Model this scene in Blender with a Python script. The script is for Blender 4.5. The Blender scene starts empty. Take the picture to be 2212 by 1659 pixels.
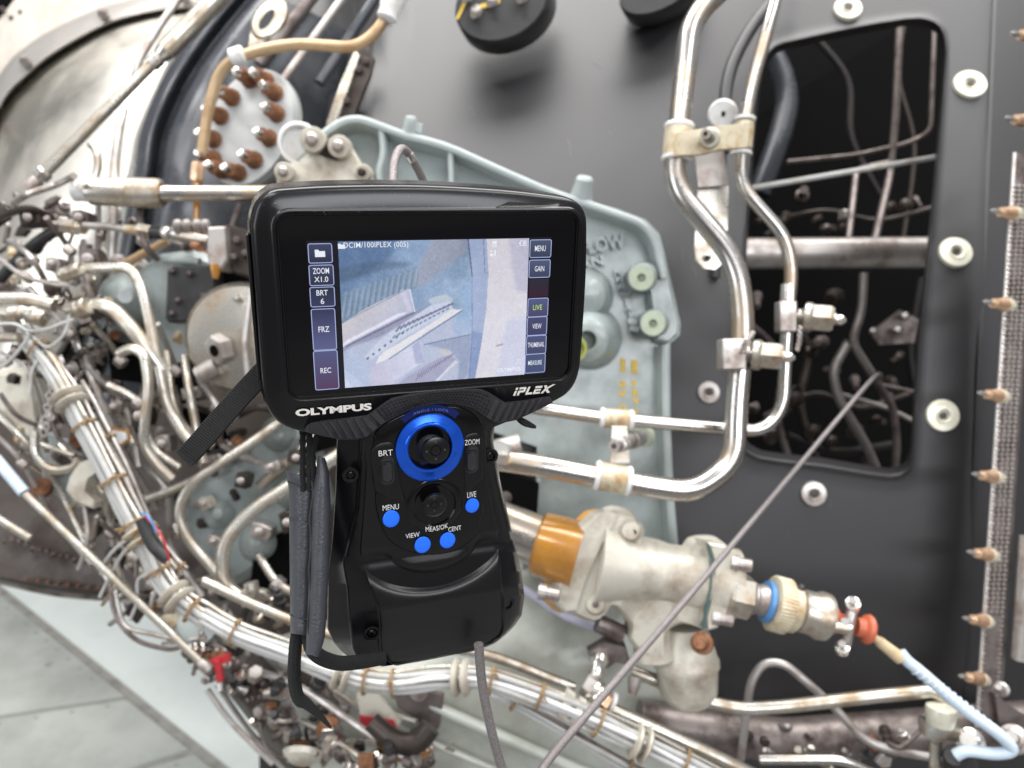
import bpy, bmesh, math, random
import numpy as np
from mathutils import Vector, Matrix, Quaternion

S = bpy.context.scene
COL = S.collection
# ------------------------------------------------------------------ camera
CAM_H, PITCH = 1.55, math.radians(18)
F = 1580.0                                   # focal length in units of a 2212 px wide frame
RIGHT = Vector((1, 0, 0)); FWD = Vector((0, math.cos(PITCH), -math.sin(PITCH))); UP = Vector((0, math.sin(PITCH), math.cos(PITCH)))
CAM = Vector((0, 0, CAM_H))
cd = bpy.data.cameras.new('camera'); cam = bpy.data.objects.new('camera', cd); COL.objects.link(cam)
cam.location = CAM; cam.rotation_euler = (math.pi/2 - PITCH, 0, 0)
cd.sensor_width = 36; cd.lens = 36*F/2212; cd.clip_start = 0.02; cd.clip_end = 100
cd.dof.use_dof = True; cd.dof.focus_distance = 0.425; cd.dof.aperture_fstop = 7.0; cd.dof.aperture_blades = 0
S.camera = cam
# ------------------------------------------------------------------ world and lamps (hangar light)
w = bpy.data.worlds.new('World'); S.world = w; w.use_nodes = True
nt = w.node_tree; bg = nt.nodes['Background']
tc = nt.nodes.new('ShaderNodeTexCoord'); sp = nt.nodes.new('ShaderNodeSeparateXYZ'); cr = nt.nodes.new('ShaderNodeValToRGB')
nt.links.new(tc.outputs['Generated'], sp.inputs[0]); mr = nt.nodes.new('ShaderNodeMapRange')
mr.inputs[1].default_value = -1; mr.inputs[2].default_value = 1
nt.links.new(sp.outputs['Z'], mr.inputs[0]); nt.links.new(mr.outputs[0], cr.inputs[0]); nt.links.new(cr.outputs[0], bg.inputs[0])
cr.color_ramp.elements[0].position = 0.30; cr.color_ramp.elements[0].color = (.40, .38, .35, 1)
cr.color_ramp.elements[1].position = 0.78; cr.color_ramp.elements[1].color = (.92, .95, 1.0, 1)
e_ = cr.color_ramp.elements.new(0.5); e_.color = (.50, .48, .46, 1)
bg.inputs[1].default_value = 0.40
def area(name, loc, target, sx, sy, power, color):
    l = bpy.data.lights.new(name, 'AREA'); l.shape = 'RECTANGLE'; l.size = sx; l.size_y = sy; l.energy = power; l.color = color
    o = bpy.data.objects.new(name, l); COL.objects.link(o); o.location = loc
    o.rotation_euler = (Vector(target) - Vector(loc)).to_track_quat('-Z', 'Y').to_euler(); return o
area('ceiling_lamp', (.2, 1.75, 4.7), (.2, 1.6, 1.3), 5.4, 1.9, 270, (1, .985, .96))
area('ceiling_lamp', (-1.7, -.9, 4.7), (0, .9, 1.2), 3.4, .6, 60, (1, .97, .93))
area('ceiling_lamp', (1.9, -.7, 4.7), (0, .9, 1.2), 3.0, .5, 45, (1, .98, .95))
area('hangar_door_light', (-3.9, -1.6, 2.5), (0, .9, 1.3), 1.8, 2.8, 45, (.90, .95, 1))
area('rear_fill_light', (1.7, -3.4, 3.2), (0, .9, 1.3), 3.4, 1.3, 95, (.94, .96, 1))  # added area light behind the camera for highlights on bezel and handle
S.view_settings.view_transform = 'Standard'; S.view_settings.look = 'None'; S.view_settings.exposure = 0.30; S.view_settings.gamma = 1
S.cycles.use_denoising = True; S.cycles.max_bounces = 8; S.cycles.diffuse_bounces = 3
S.cycles.sample_clamp_indirect = 4; S.cycles.use_adaptive_sampling = True; S.cycles.adaptive_threshold = 0.015

# ------------------------------------------------------------------ helpers
def P(x, y, d):
    "point seen at (x, y) of the 2212 x 1659 frame at depth d metres"
    return CAM + RIGHT*((x-1106)/F*d) + FWD*d + UP*((829.5-y)/F*d)
def PP(pts, d=None): return [P(p[0], p[1], p[2] if len(p) > 2 else d) for p in pts]

def mat(name, col, rough=.5, metal=0, col2=None, amt=.5, scale=30, bump=0, bscale=None, coat=0, emis=None, trans=0, spec=.5, stretch=None, sheen=0, wave=0):
    m = bpy.data.materials.new(name); m.use_nodes = True; n = m.node_tree.nodes; l = m.node_tree.links
    b = n['Principled BSDF']; b.inputs['Base Color'].default_value = (*col, 1); b.inputs['Roughness'].default_value = rough
    b.inputs['Metallic'].default_value = metal; b.inputs['Coat Weight'].default_value = coat; b.inputs['Specular IOR Level'].default_value = spec
    b.inputs['Coat Roughness'].default_value = .12
    b.inputs['Transmission Weight'].default_value = trans
    if sheen: b.inputs['Sheen Weight'].default_value = sheen
    t = n.new('ShaderNodeTexCoord'); mp = n.new('ShaderNodeMapping'); l.new(t.outputs['Object'], mp.inputs[0])
    if stretch: mp.inputs['Scale'].default_value = stretch
    if col2 is not None:
        z = n.new('ShaderNodeTexNoise'); z.inputs['Scale'].default_value = scale; z.inputs['Detail'].default_value = 6; z.inputs['Roughness'].default_value = .65
        l.new(mp.outputs[0], z.inputs[0]); r = n.new('ShaderNodeMapRange')
        r.inputs[1].default_value = .62-amt*.3; r.inputs[2].default_value = .72-amt*.1
        l.new(z.outputs['Fac'], r.inputs[0]); x = n.new('ShaderNodeMix'); x.data_type = 'RGBA'
        x.inputs[6].default_value = (*col, 1); x.inputs[7].default_value = (*col2, 1); l.new(r.outputs[0], x.inputs[0]); l.new(x.outputs[2], b.inputs['Base Color'])
        q = n.new('ShaderNodeMapRange'); q.inputs[3].default_value = rough; q.inputs[4].default_value = min(1, rough+.22); l.new(r.outputs[0], q.inputs[0]); l.new(q.outputs[0], b.inputs['Roughness'])
    if bump:
        z = n.new('ShaderNodeTexNoise'); z.inputs['Scale'].default_value = bscale or scale*6; z.inputs['Detail'].default_value = 5
        l.new(mp.outputs[0], z.inputs[0]); u = n.new('ShaderNodeBump'); u.inputs['Strength'].default_value = bump; u.inputs['Distance'].default_value = .001
        l.new(z.outputs['Fac'], u.inputs['Height']); l.new(u.outputs[0], b.inputs['Normal'])
    if wave:
        z = n.new('ShaderNodeTexWave'); z.inputs['Scale'].default_value = wave; z.bands_direction = 'DIAGONAL'; z.inputs['Distortion'].default_value = 1.5; z.inputs['Detail'].default_value = 2; l.new(mp.outputs[0], z.inputs[0])
        u = n.new('ShaderNodeBump'); u.inputs['Strength'].default_value = .9; u.inputs['Distance'].default_value = .0015; l.new(z.outputs['Fac'], u.inputs['Height']); l.new(u.outputs[0], b.inputs['Normal'])
    if emis:
        b.inputs['Emission Color'].default_value = (*emis, 1); b.inputs['Emission Strength'].default_value = 1
    return m
def lin(*c):
    return tuple(((v/255)/12.92 if v/255 <= .04045 else ((v/255+.055)/1.055)**2.4) for v in c)

def tag(o, label=None, cat=None, group=None, kind=None):
    if label: o['label'] = label
    if cat: o['category'] = cat
    if group: o['group'] = group
    if kind: o['kind'] = kind
    return o
def link(name, me, m, parent=None, origin=None):
    if m is not None and not me.materials: me.materials.append(m)
    o = bpy.data.objects.new(name, me); COL.objects.link(o)
    if parent is not None: o.parent = parent
    if origin is not None: o.location = origin
    return o
def empty(name, loc, label=None, cat=None, group=None, matrix=None):
    o = bpy.data.objects.new(name, None); COL.objects.link(o)
    if matrix is not None: o.matrix_world = matrix
    else: o.location = loc
    o.empty_display_size = .02
    return tag(o, label, cat, group)

def fillet(pts, rad, n=7):
    "round the corners of a polyline"
    pts = [Vector(p) for p in pts]
    if len(pts) < 3: return pts
    out = [pts[0]]
    for i in range(1, len(pts)-1):
        a, b, c = pts[i-1], pts[i], pts[i+1]
        la, lc = (a-b).length, (c-b).length
        k = min(rad, la*.5, lc*.5)
        if la < 1e-7 or lc < 1e-7: continue
        p, q = b+(a-b)*(k/la), b+(c-b)*(k/lc)
        for j in range(n+1):
            t = j/n; out.append(p*(1-t)**2+b*(2*t*(1-t))+q*t*t)
    out.append(pts[-1]); return out
def spline(pts, n=8):
    pts = [Vector(p) for p in pts]; out = []
    for i in range(len(pts)-1):
        p0 = pts[max(0, i-1)]; p1 = pts[i]; p2 = pts[i+1]; p3 = pts[min(len(pts)-1, i+2)]
        for j in range(n):
            t = j/n
            out.append(.5*((2*p1)+(p2-p0)*t+(2*p0-5*p1+4*p2-p3)*t*t+(3*p1-p0-3*p2+p3)*t**3))
    out.append(pts[-1]); return out

class G:
    def __init__(s): s.v = []; s.f = []
    def add(s, vs, fs):
        k = len(s.v); s.v += [Vector(v) for v in vs]; s.f += [tuple(i+k for i in f) for f in fs]; return s
    def tube(s, pts, r, seg=12, closed=False, caps=True, flat=1):
        pts = [Vector(p) for p in pts]
        q = [pts[0]]
        for p in pts[1:]:
            if (p-q[-1]).length > 1e-6: q.append(p)
        pts = q; n = len(pts)
        rs = r if isinstance(r, (list, tuple)) else [r]*n
        if len(rs) != n: rs = [rs[min(len(rs)-1, int(i*len(rs)/n))] for i in range(n)]
        vs, fs = [], []
        t = (pts[1]-pts[0]).normalized()
        nrm = t.orthogonal().normalized()
        if abs(t.dot(UP)) < .9: nrm = (UP-t*UP.dot(t)).normalized()
        for i, p in enumerate(pts):
            if closed: t2 = (pts[(i+1) % n]-pts[i-1]).normalized()
            elif i == 0: t2 = (pts[1]-pts[0]).normalized()
            elif i == n-1: t2 = (pts[-1]-pts[-2]).normalized()
            else: t2 = (pts[i+1]-pts[i-1]).normalized()
            nrm = t.rotation_difference(t2) @ nrm; t = t2
            nrm = (nrm-t*nrm.dot(t)).normalized(); bn = t.cross(nrm)
            for j in range(seg):
                a = 2*math.pi*j/seg; vs.append(p+(nrm*math.cos(a)*flat+bn*math.sin(a))*rs[i])
        m = n if closed else n-1
        for i in range(m):
            for j in range(seg):
                a = i*seg+j; b = i*seg+(j+1) % seg; c = ((i+1) % n)*seg
                fs.append((a, b, c+(j+1) % seg, c+j))
        if caps and not closed: fs.append(tuple(range(seg-1, -1, -1))); fs.append(tuple((n-1)*seg+j for j in range(seg)))
        return s.add(vs, fs)
    def lathe(s, o, ax, prof, seg=20, ref=None, rot=0):
        "prof: list of (along, radius) metres"
        o = Vector(o); ax = Vector(ax).normalized()
        n = Vector(ref) if ref is not None else ax.orthogonal()
        n = (n-ax*n.dot(ax)).normalized(); b = ax.cross(n); vs, fs = [], []
        for t, r in prof:
            for j in range(seg):
                a = 2*math.pi*j/seg+rot; vs.append(o+ax*t+(n*math.cos(a)+b*math.sin(a))*max(r, 1e-5))
        for i in range(len(prof)-1):
            for j in range(seg):
                fs.append((i*seg+j, i*seg+(j+1) % seg, (i+1)*seg+(j+1) % seg, (i+1)*seg+j))
        fs.append(tuple(range(seg-1, -1, -1))); fs.append(tuple((len(prof)-1)*seg+j for j in range(seg)))
        return s.add(vs, fs)
    def prism(s, poly, ext, bev=0):
        "closed slab: front polygon, extruded by vector ext (away from viewer), front rim bevelled by fraction"
        poly = [Vector(p) for p in poly]; ext = Vector(ext); c = sum(poly, Vector())/len(poly); n = len(poly)
        if bev:
            L = ext.length; u = ext/L
            R = [[p+(c-p).normalized()*bev for p in poly], [p+u*bev for p in poly], [p+ext for p in poly]]
        else: R = [poly, [p+ext for p in poly]]
        vs = [v for r in R for v in r]; fs = [tuple(range(n))]
        for k in range(len(R)-1):
            for i in range(n): fs.append((k*n+i, (k+1)*n+i, (k+1)*n+(i+1) % n, k*n+(i+1) % n))
        fs.append(tuple((len(R)-1)*n+i for i in range(n-1, -1, -1)))
        return s.add(vs, fs)
    def grid(s, rows, closed=False):
        m = len(rows[0]); vs = [v for r in rows for v in r]; fs = []
        for i in range(len(rows)-1):
            for j in range(m if closed else m-1): fs.append((i*m+j, i*m+(j+1) % m, (i+1)*m+(j+1) % m, (i+1)*m+j))
        return s.add(vs, fs)
    def box(s, c, ux, uy, uz):
        c, ux, uy, uz = map(Vector, (c, ux, uy, uz)); vs = [c+ux*a+uy*b+uz*d for a in (-1, 1) for b in (-1, 1) for d in (-1, 1)]
        return s.add(vs, [(0, 1, 3, 2), (4, 6, 7, 5), (0, 4, 5, 1), (2, 3, 7, 6), (0, 2, 6, 4), (1, 5, 7, 3)])
    def make(s, name, m, parent=None, smooth=35, label=None, cat=None, group=None, kind=None, local=False, bevel=0):
        me = bpy.data.meshes.new(name)
        if local: org = Vector((0, 0, 0)) if parent is not None else None; off = Vector((0, 0, 0)); loc = Vector((0, 0, 0))
        else:
            base = Vector(parent.matrix_world.translation) if parent is not None else Vector((0, 0, 0))
            if parent is not None and parent.parent is not None: base = Vector(ORG[parent.name])
            elif parent is not None and parent.name in ORG: base = Vector(ORG[parent.name])
            c = sum(s.v, Vector())/max(1, len(s.v)); off = c; loc = c-base
        me.from_pydata([tuple(v-off) for v in s.v], [], s.f); me.validate(); me.update()
        bm = bmesh.new(); bm.from_mesh(me); bmesh.ops.recalc_face_normals(bm, faces=bm.faces); bm.to_mesh(me); bm.free()
        if smooth:
            me.polygons.foreach_set('use_smooth', [True]*len(me.polygons)); me.set_sharp_from_angle(angle=math.radians(smooth))
        o = link(name, me, m, parent, loc)
        ORG[o.name] = Vector(off)
        if bevel:
            b = o.modifiers.new('bevel', 'BEVEL'); b.width = bevel; b.segments = 2; b.limit_method = 'ANGLE'; b.angle_limit = math.radians(40)
        tag(o, label, cat, group, kind)
        return o
ORG = {}
def thing(name, loc, label, cat, group=None):
    o = empty(name, loc, label, cat, group); ORG[o.name] = Vector(loc); return o
def inpoly(X, Y, poly):
    r = np.zeros(X.shape, bool); n = len(poly); j = n-1
    for i in range(n):
        xi, yi = poly[i]; xj, yj = poly[j]
        c = ((yi > Y) != (yj > Y)) & (X < (xj-xi)*(Y-yi)/((yj-yi) or 1e-9)+xi); r ^= c; j = i
    return r
_fc = bpy.data.curves.new('font_tmp', 'FONT')
def text_mesh(s, bold=0, shear=0, spacing=1):
    "returns flat triangles of the text, normalised to 0..1 x 0..1"
    c = bpy.data.curves.new('t', 'FONT'); c.body = s; c.offset = bold; c.shear = shear; c.space_character = spacing; c.resolution_u = 3
    o = bpy.data.objects.new('t', c); COL.objects.link(o); bpy.context.view_layer.update()
    dg = bpy.context.evaluated_depsgraph_get(); me = bpy.data.meshes.new_from_object(o.evaluated_get(dg))
    v = np.array([tuple(x.co)[:2] for x in me.vertices]); f = [tuple(p.vertices) for p in me.polygons]
    bpy.data.objects.remove(o); bpy.data.curves.remove(c); bpy.data.meshes.remove(me)
    lo, hi = v.min(0), v.max(0); return (v-lo)/(hi-lo), f
# ------------------------------------------------------------------ materials of the inspection scope
M = {}
M['plastic'] = mat('black_satin_plastic', (.004, .004, .005), .24, 0, spec=.45)
M['plastic_gloss'] = mat('black_gloss_plastic', (.003, .0025, .003), .14, 0, spec=.45)
M['plastic_matt'] = mat('black_matt_plastic', (.005, .0045, .005), .30, 0, None, .4, 80, .02, 1200, spec=.45)
M['rubber'] = mat('black_grip_rubber', (.016, .016, .019), .5, 0, (.022, .022, .025), .4, 60)
M['glass'] = mat('screen_cover_glass', (.003, .003, .004), .08, 0)
M['blue'] = mat('blue_anodised_metal', (.014, .12, .78), .19, .6, (.01, .10, .7), .2, 40)
M['bluebtn'] = mat('blue_button_plastic', (.02, .17, .95), .28, 0, emis=(.001, .015, .12))  # faint glow added to the plastic colour, not cast by a lamp
M['white'] = mat('white_print', (.80, .80, .78), .5)
M['logo'] = mat('silver_print', (.74, .71, .66), .4, 0)
M['fabric'] = mat('black_webbing', (.009, .009, .010), .8, 0, (.016, .016, .018), .6, 300, wave=260)
M['leather'] = mat('grey_leather', (.050, .052, .062), .36, 0, (.060, .062, .070), .4, 60, .5, 700)
M['thread'] = mat('seam_thread', (.02, .02, .022), .8)

# pose of the scope: screen corner, screen-right, screen-up, out of the screen (camera axes right, forward, up)
def cv(a, b, c): return RIGHT*a+FWD*b+UP*c
DO = CAM+cv(-.11256593, .41926961, -.0039008)
DU = cv(.95195808, .29686302, .07515422).normalized(); DV = cv(.02773037, -.32797834, .94427816); DV = (DV-DU*DV.dot(DU)).normalized(); DN = DU.cross(DV)
DM = Matrix.Translation(DO) @ Matrix((DU, DV, DN)).transposed().to_4x4()
CL = DM.inverted() @ CAM                                     # eye position in scope axes
def Q(u, v, h=0):
    "scope point (mm): (u, v) as measured on the screen plane, h above it"
    a = Vector((u/1000, v/1000, 0)); t = (CL.z-h/1000)/CL.z
    return CL+(a-CL)*t
def L(x, y):
    "frame position -> (u, v) mm on the screen plane"
    d = RIGHT*((x-1106)/F)+FWD+UP*((829.5-y)/F); dl = DM.to_3x3().inverted() @ d
    t = -CL.z/dl.z; p = CL+dl*t; return p.x*1000, p.y*1000
Z1 = lambda x, y: L(525.35+.35*x, 359.45+.35*y)
Z3 = lambda x, y: L(746.6+.2167*x, 497.7+.2167*y)

scope = empty('inspection_scope', None, 'black handheld video inspection scope with lit screen and blue joystick ring', 'video scope', matrix=DM)
bpy.context.view_layer.update()
def dmake(g, name, m, parent=scope, smooth=35, **k): return g.make(name, m, parent, smooth, local=True, **k)
def dtext(s, u, v, wd, ht, h, m, parent, name='lettering', rot=0, bold=.02, shear=0, spacing=1, arc=0):
    vs, f = text_mesh(s, bold, shear, spacing); g = G(); c, q = math.cos(rot), math.sin(rot); out = []
    for k, hh in ((0, h), (1, h-.12)):
        for a, b in vs:
            x, y = (a-.5)*wd, (b-.5)*ht
            if arc: y += arc*(2*x/wd)**2
            out.append(Q(u+x*c-y*q, v+x*q+y*c, hh))
    n = len(vs); g.add(out, f)
    return dmake(g, name, m, parent, 0)

def ray_ring(poly, cu, cv_, N, h):
    "outline sampled by direction from a centre"
    out = []
    for k in range(N):
        a = 2*math.pi*k/N; dx, dy = math.cos(a), math.sin(a); best = 0
        for i in range(len(poly)):
            x1, y1 = poly[i][0]-cu, poly[i][1]-cv_; x2, y2 = poly[(i+1) % len(poly)][0]-cu, poly[(i+1) % len(poly)][1]-cv_
            den = dx*(y2-y1)-dy*(x2-x1)
            if abs(den) < 1e-9: continue
            t = (x1*(y2-y1)-y1*(x2-x1))/den; s = (x1*dy-y1*dx)/den
            if -1e-6 <= s <= 1+1e-6 and t > best: best = t
        out.append((cu+dx*best, cv_+dy*best, h))
    return out
def rrect(u0, u1, v0, v1, r, n=6, tilt=0):
    out = []
    for cx, cy, a0 in ((u1-r, v1-r, 0), (u0+r, v1-r, 90), (u0+r, v0+r, 180), (u1-r, v0+r, 270)):
        for k in range(n+1):
            a = math.radians(a0+90*k/n); out.append((cx+r*math.cos(a), cy+r*math.sin(a)))
    return out
def sm(poly, n=5):
    pts = [Vector((p[0], p[1], 0)) for p in poly]; N = len(pts); out = []
    for i in range(N):
        p0, p1, p2, p3 = pts[i-1], pts[i], pts[(i+1) % N], pts[(i+2) % N]
        for j in range(n):
            t = j/n; q = .5*((2*p1)+(p2-p0)*t+(2*p0-5*p1+4*p2-p3)*t*t+(3*p1-p0-3*p2+p3)*t**3); out.append((q.x, q.y))
    return out
HEAD = sm([(-27.5, 47), (-27, 90), (-26, 97), (-24, 103), (-20.5, 108), (-15.5, 111.3), (-8, 112.6), (19, 114.2), (63, 114.6), (109, 112.4), (140, 109.3), (150, 107.6), (157, 104.2), (161, 99), (162.8, 91), (164.4, 58), (164.2, 12), (163.5, 0), (161.6, -7), (158.6, -12.2), (153.8, -16.4), (146, -20.1), (132, -25.5), (118, -30.2), (104, -34.5), (88, -36), (50, -36), (30, -34.5), (10, -30.5), (-6, -25.8), (-13, -23.2), (-19, -20), (-24, -14.5), (-27, -7), (-28, 3)], 4)
HC = (69, 42)
def inset(ring, d, cu=69, cv_=42):
    n = len(ring); out = []
    for i in range(n):
        a = Vector(ring[i-1][:2]); b = Vector(ring[(i+1) % n][:2]); t = (b-a).normalized(); nn = Vector((-t.y, t.x)); p = Vector(ring[i][:2])
        out.append((p.x+nn.x*d, p.y+nn.y*d))
    return out
N_ = 240
base = [(a, b) for a, b, _ in ray_ring(HEAD, *HC, N_, 0)]
def at_h(r, h): return [Q(a, b, h) for a, b in r]
# real outline (not the measured one) for the rings behind the front face, so that the case has a constant section
def back(r, h, f=1.0, fy=None):
    fy = fy or f
    out = []
    for a, b in r:
        p = Q(a, b, -4); cx, cy = Q(69, 42, -4).x, Q(69, 42, -4).y
        out.append(Vector((cx+(p.x-cx)*f, cy+(p.y-cy)*fy, h/1000)))
    return out
bez = [(a, b) for a, b, _ in ray_ring(rrect(-16.3, 158.8, -6.3, 101.4, 9), *HC, N_, 0)]
gls = [(a, b) for a, b, _ in ray_ring(rrect(-12, 152.8, -4.2, 95.6, 3), *HC, N_, 0)]
g = G(); g.grid([back(base, -50, .96, .955), back(base, -48, 1.0, .985), back(base, -44, 1.022, .998), back(base, -22, 1.026, 1.0), back(base, -9.8, 1.012, 1.0)], True)
vs = back(base, -50, .96, .955); g.add(vs, [tuple(range(N_))]); dmake(g, 'rear_housing', M['plastic'])
g = G(); g.grid([back(base, -9.4, .995), back(base, -9.0, 1.008, 1.0), back(base, -6, 1.004, 1.0), at_h(inset(base, .5), -3.9), at_h(inset(base, 1.4), -2.9), at_h(inset(base, 3.0), -2.1), at_h(inset(base, 6), -1.0),
                 at_h(inset(bez, -1.2), 0.0), at_h(inset(bez, -.5), .75), at_h(inset(bez, .5), .95), at_h(inset(bez, 1.3), .5), at_h(inset(bez, 1.9), -.9),
                 at_h(inset(bez, 2.6), -1.0), at_h(inset(bez, 3.0), -2.6)], True)
front = dmake(g, 'front_bezel', M['plastic'])
# edge groove between the two case halves, seen on the left flank
g = G(); g.grid([back(base, -9.9, .9925), back(base, -9.2, .9925)], True); dmake(g, 'housing_seam', M['thread'])
g = G(); g.add(at_h(inset(bez, 2.7), -2.2), [tuple(range(N_))]); dmake(g, 'cover_glass', M['glass'], smooth=0)
# side plate on the left flank (the accessory door)
A = Vector((Q(-27.6, 88, -4).x-.0031, Q(-27.6, 88, -4).y, -.013)); B = Vector((Q(-27.9, 6, -4).x-.0031, Q(-27.9, 6, -4).y, -.013))
g = G(); g.prism([A+Vector((0, 0, .002)), B+Vector((0, 0, .002)), B-Vector((-.001, 0, .024)), A-Vector((-.001, 0, .024))], (.002, 0, 0)); dmake(g, 'port_cover', M['plastic_matt'], bevel=.0006)

# -------- the display: a flat lit picture
scr = [Z1(389, 460), Z1(1903, 437), Z1(1862, 1279), Z1(447, 1387)]
U0, U1, V0, V1 = 0, 140, 0, 85
img = [Z1(568, 456), Z1(1768, 441), Z1(1738, 1288), Z1(600, 1375)]
iu0, iu1 = Z1(567, 800)[0]*0+16.6, 126.4
NX, NY = 340, 256
xs = np.linspace(iu0, iu1, NX); ys = np.linspace(.4, 84.6, NY); X, Y = np.meshgrid(xs, ys)
rng = np.random.default_rng(4)
def fbm(ch, seed):
    r = np.random.default_rng(seed); out = np.zeros_like(X)
    for k, c in enumerate(ch):
        gx, gy = int(110/c)+3, int(86/c)+3; t = r.standard_normal((gy, gx))
        fx = (X-iu0)/c; fy = Y/c; ix = fx.astype(int); iy = fy.astype(int); a = fx-ix; b = fy-iy; a = a*a*(3-2*a); b = b*b*(3-2*b)
        out += (t[iy, ix]*(1-a)*(1-b)+t[iy, ix+1]*a*(1-b)+t[iy+1, ix]*(1-a)*b+t[iy+1, ix+1]*a*b)/(k+1)**.5
    return out
C_ = np.zeros(X.shape+(3,))
cA, cB, cC = np.array([100, 130, 172.]), np.array([152, 176, 206.]), np.array([160, 178, 205.])
tx = np.clip((X-iu0)/90, 0, 1)[..., None]; ty = np.clip(1-Y/85, 0, 1)[..., None]
C_[:] = cA+(cB-cA)*np.clip(.9*tx+.35*ty, 0, 1)
n1 = fbm([26, 11, 5], 1)[..., None]; n2 = fbm([1.6, .8, .45], 2)[..., None]
C_ += n1*7+n2*3.0
def zpoly(pts): return [Z3(*p) for p in pts]
def soft(mask, k):
    m = mask.astype(float)
    for _ in range(k):
        m[1:-1, 1:-1] = (m[1:-1, 1:-1]*2+m[:-2, 1:-1]+m[2:, 1:-1]+m[1:-1, :-2]+m[1:-1, 2:])/6
    return m[..., None]
def paint(pts, col, k=1, alpha=1.0, grad=None):
    global C_
    m = soft(inpoly(X, Y, zpoly(pts)), k)*alpha; c = np.array(col, float)
    if grad is not None:
        p, q, c2 = grad; p = np.array(Z3(*p)); q = np.array(Z3(*q)); d = q-p; t = np.clip(((X-p[0])*d[0]+(Y-p[1])*d[1])/(d@d), 0, 1)[..., None]; c = c+(np.array(c2, float)-c)*t
    C_ = C_*(1-m)+(c+n1*2.5+n2*1.8)*m
def seg(a, b, wd, col, k=0, alpha=1):
    a, b = np.array(a, float), np.array(b, float); d = (b-a); d /= np.hypot(*d); nn = np.array((-d[1], d[0]))*wd/2
    paint([tuple(a+nn), tuple(b+nn), tuple(b-nn), tuple(a-nn)], col, k, alpha)
paint([(620, 560), (760, 560), (1230, 190), (1210, 60), (880, 60)], (150, 152, 172), 40, .75)
paint([(-80, 560), (-80, 60), (560, 60), (420, 300)], (82, 112, 156), 40, .8)
paint([(-80, 1150), (700, 800), (1260, 900), (1260, 1600), (-80, 1650)], (178, 186, 212), 40, .9)
paint([(-80, 380), (300, 300), (700, 330), (300, 420), (-80, 520)], (74, 98, 124), 20, .5)
paint([(-60, 640), (300, 520), (720, 350), (700, 570), (420, 690), (0, 920), (-80, 950)], (112, 136, 162), 8, .7)
for i in range(13):                                             # comb of fins
    t = i/12; bx, by = -50+t*720, 900-t*330; tx_, ty_ = 0+t*710, 610-t*250
    paint([(bx-6, by), (bx+30, by-18), (tx_+16, ty_+14), (tx_, ty_)], (160, 178, 200), 3, .5)
    seg((bx+40, by-20), (tx_+18, ty_+30), 10, (92, 114, 142), 3, .5)
paint([(-80, 960), (0, 905), (160, 800), (270, 742), (420, 670), (600, 590), (640, 578), (662, 690), (682, 812), (560, 850), (450, 905), (40, 1120), (-80, 1190)], (196, 192, 200), 2, 1, ((100, 820), (350, 1010), (180, 182, 206)))
seg((560, 590), (640, 800), 46, (196, 198, 224), 4, .8)
paint([(-80, 1180), (20, 1090), (330, 930), (520, 830), (620, 812), (560, 870), (350, 975), (60, 1120), (-80, 1200)], (226, 226, 246), 3, .8)
paint([(-80, 1195), (60, 1110), (350, 960), (560, 852), (690, 815), (900, 700), (700, 850), (350, 1060), (60, 1160), (-80, 1240)], (142, 142, 172), 5, .85)
paint([(180, 1260), (330, 1100), (480, 990), (660, 870), (850, 745), (960, 712), (1040, 706), (1080, 790), (900, 890), (640, 1030), (420, 1180), (250, 1290)], (188, 198, 222), 3)
paint([(400, 1195), (520, 1130), (720, 1010), (900, 895), (1060, 785), (1170, 790), (1060, 860), (850, 985), (640, 1130), (430, 1282), (300, 1330), (330, 1260)], (218, 217, 222), 2)
for i in range(13):                                             # cooling holes
    t = i/12; seg((500+t*520, 1010-t*262), (548+t*530, 948-t*220), 19, (112, 114, 142), 1, .85)
    seg((470+t*530, 1075-t*285), (500+t*530, 1045-t*270), 20, (124, 140, 166), 0, .8)
    if i < 7: seg((210+i*58, 1285-i*42), (230+i*58, 1264-i*42), 22, (112, 114, 140), 0, .8)
seg((430, 1284), (1165, 797), 10, (96, 112, 146), 1, .8)
seg((0, 1160), (690, 815), 16, (104, 106, 138), 2, .8)
seg((-60, 935), (600, 590), 9, (112, 128, 152), 1, .6)
seg((642, 590), (690, 815), 10, (228, 230, 244), 1, .8)
paint([(820, 700), (880, 660), (1000, 635), (1070, 680), (1060, 720), (950, 712), (860, 742)], (194, 202, 210), 4, .7)
paint([(270, 1570), (235, 1450), (290, 1345), (440, 1285), (640, 1150), (735, 1090), (760, 1200), (778, 1310), (640, 1400), (500, 1500), (400, 1600)], (186, 184, 210), 4, 1, ((300, 1400), (640, 1300), (200, 204, 228)))
paint([(735, 1090), (660, 1150), (700, 1330), (782, 1320)], (160, 166, 206), 4, .8)
paint([(430, 1600), (640, 1440), (900, 1290), (1040, 1230), (1110, 1300), (900, 1500), (760, 1600)], (158, 158, 190), 4, .9)
paint([(1090, 1290), (1118, 1312), (900, 1520), (840, 1560)], (206, 204, 220), 1, .9)
for i in range(13): seg((700+i*29, 1500-i*20), (730+i*29, 1425-i*17), 11, (126, 122, 158), 0, .8)
paint([(930, 1200), (1030, 1170), (1060, 1240), (980, 1250)], (206, 196, 190), 4, .7)
paint([(1130, 560), (1250, 520), (1255, 1000), (1120, 1060), (1050, 960), (1180, 800)], (140, 172, 214), 14, .55)
paint([(780, 1130), (1255, 1030), (1250, 1400), (1120, 1540), (1130, 1300), (1050, 1200)], (128, 142, 178), 10, .6)
seg((780, 1140), (1255, 1035), 7, (96, 112, 146), 1, .9)
paint([(1215, 60), (1405, 60), (1424, 430), (1400, 800), (1350, 1150), (1290, 1480), (1200, 1540), (1240, 1200), (1262, 700), (1250, 300)], (156, 172, 208), 2)
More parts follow.
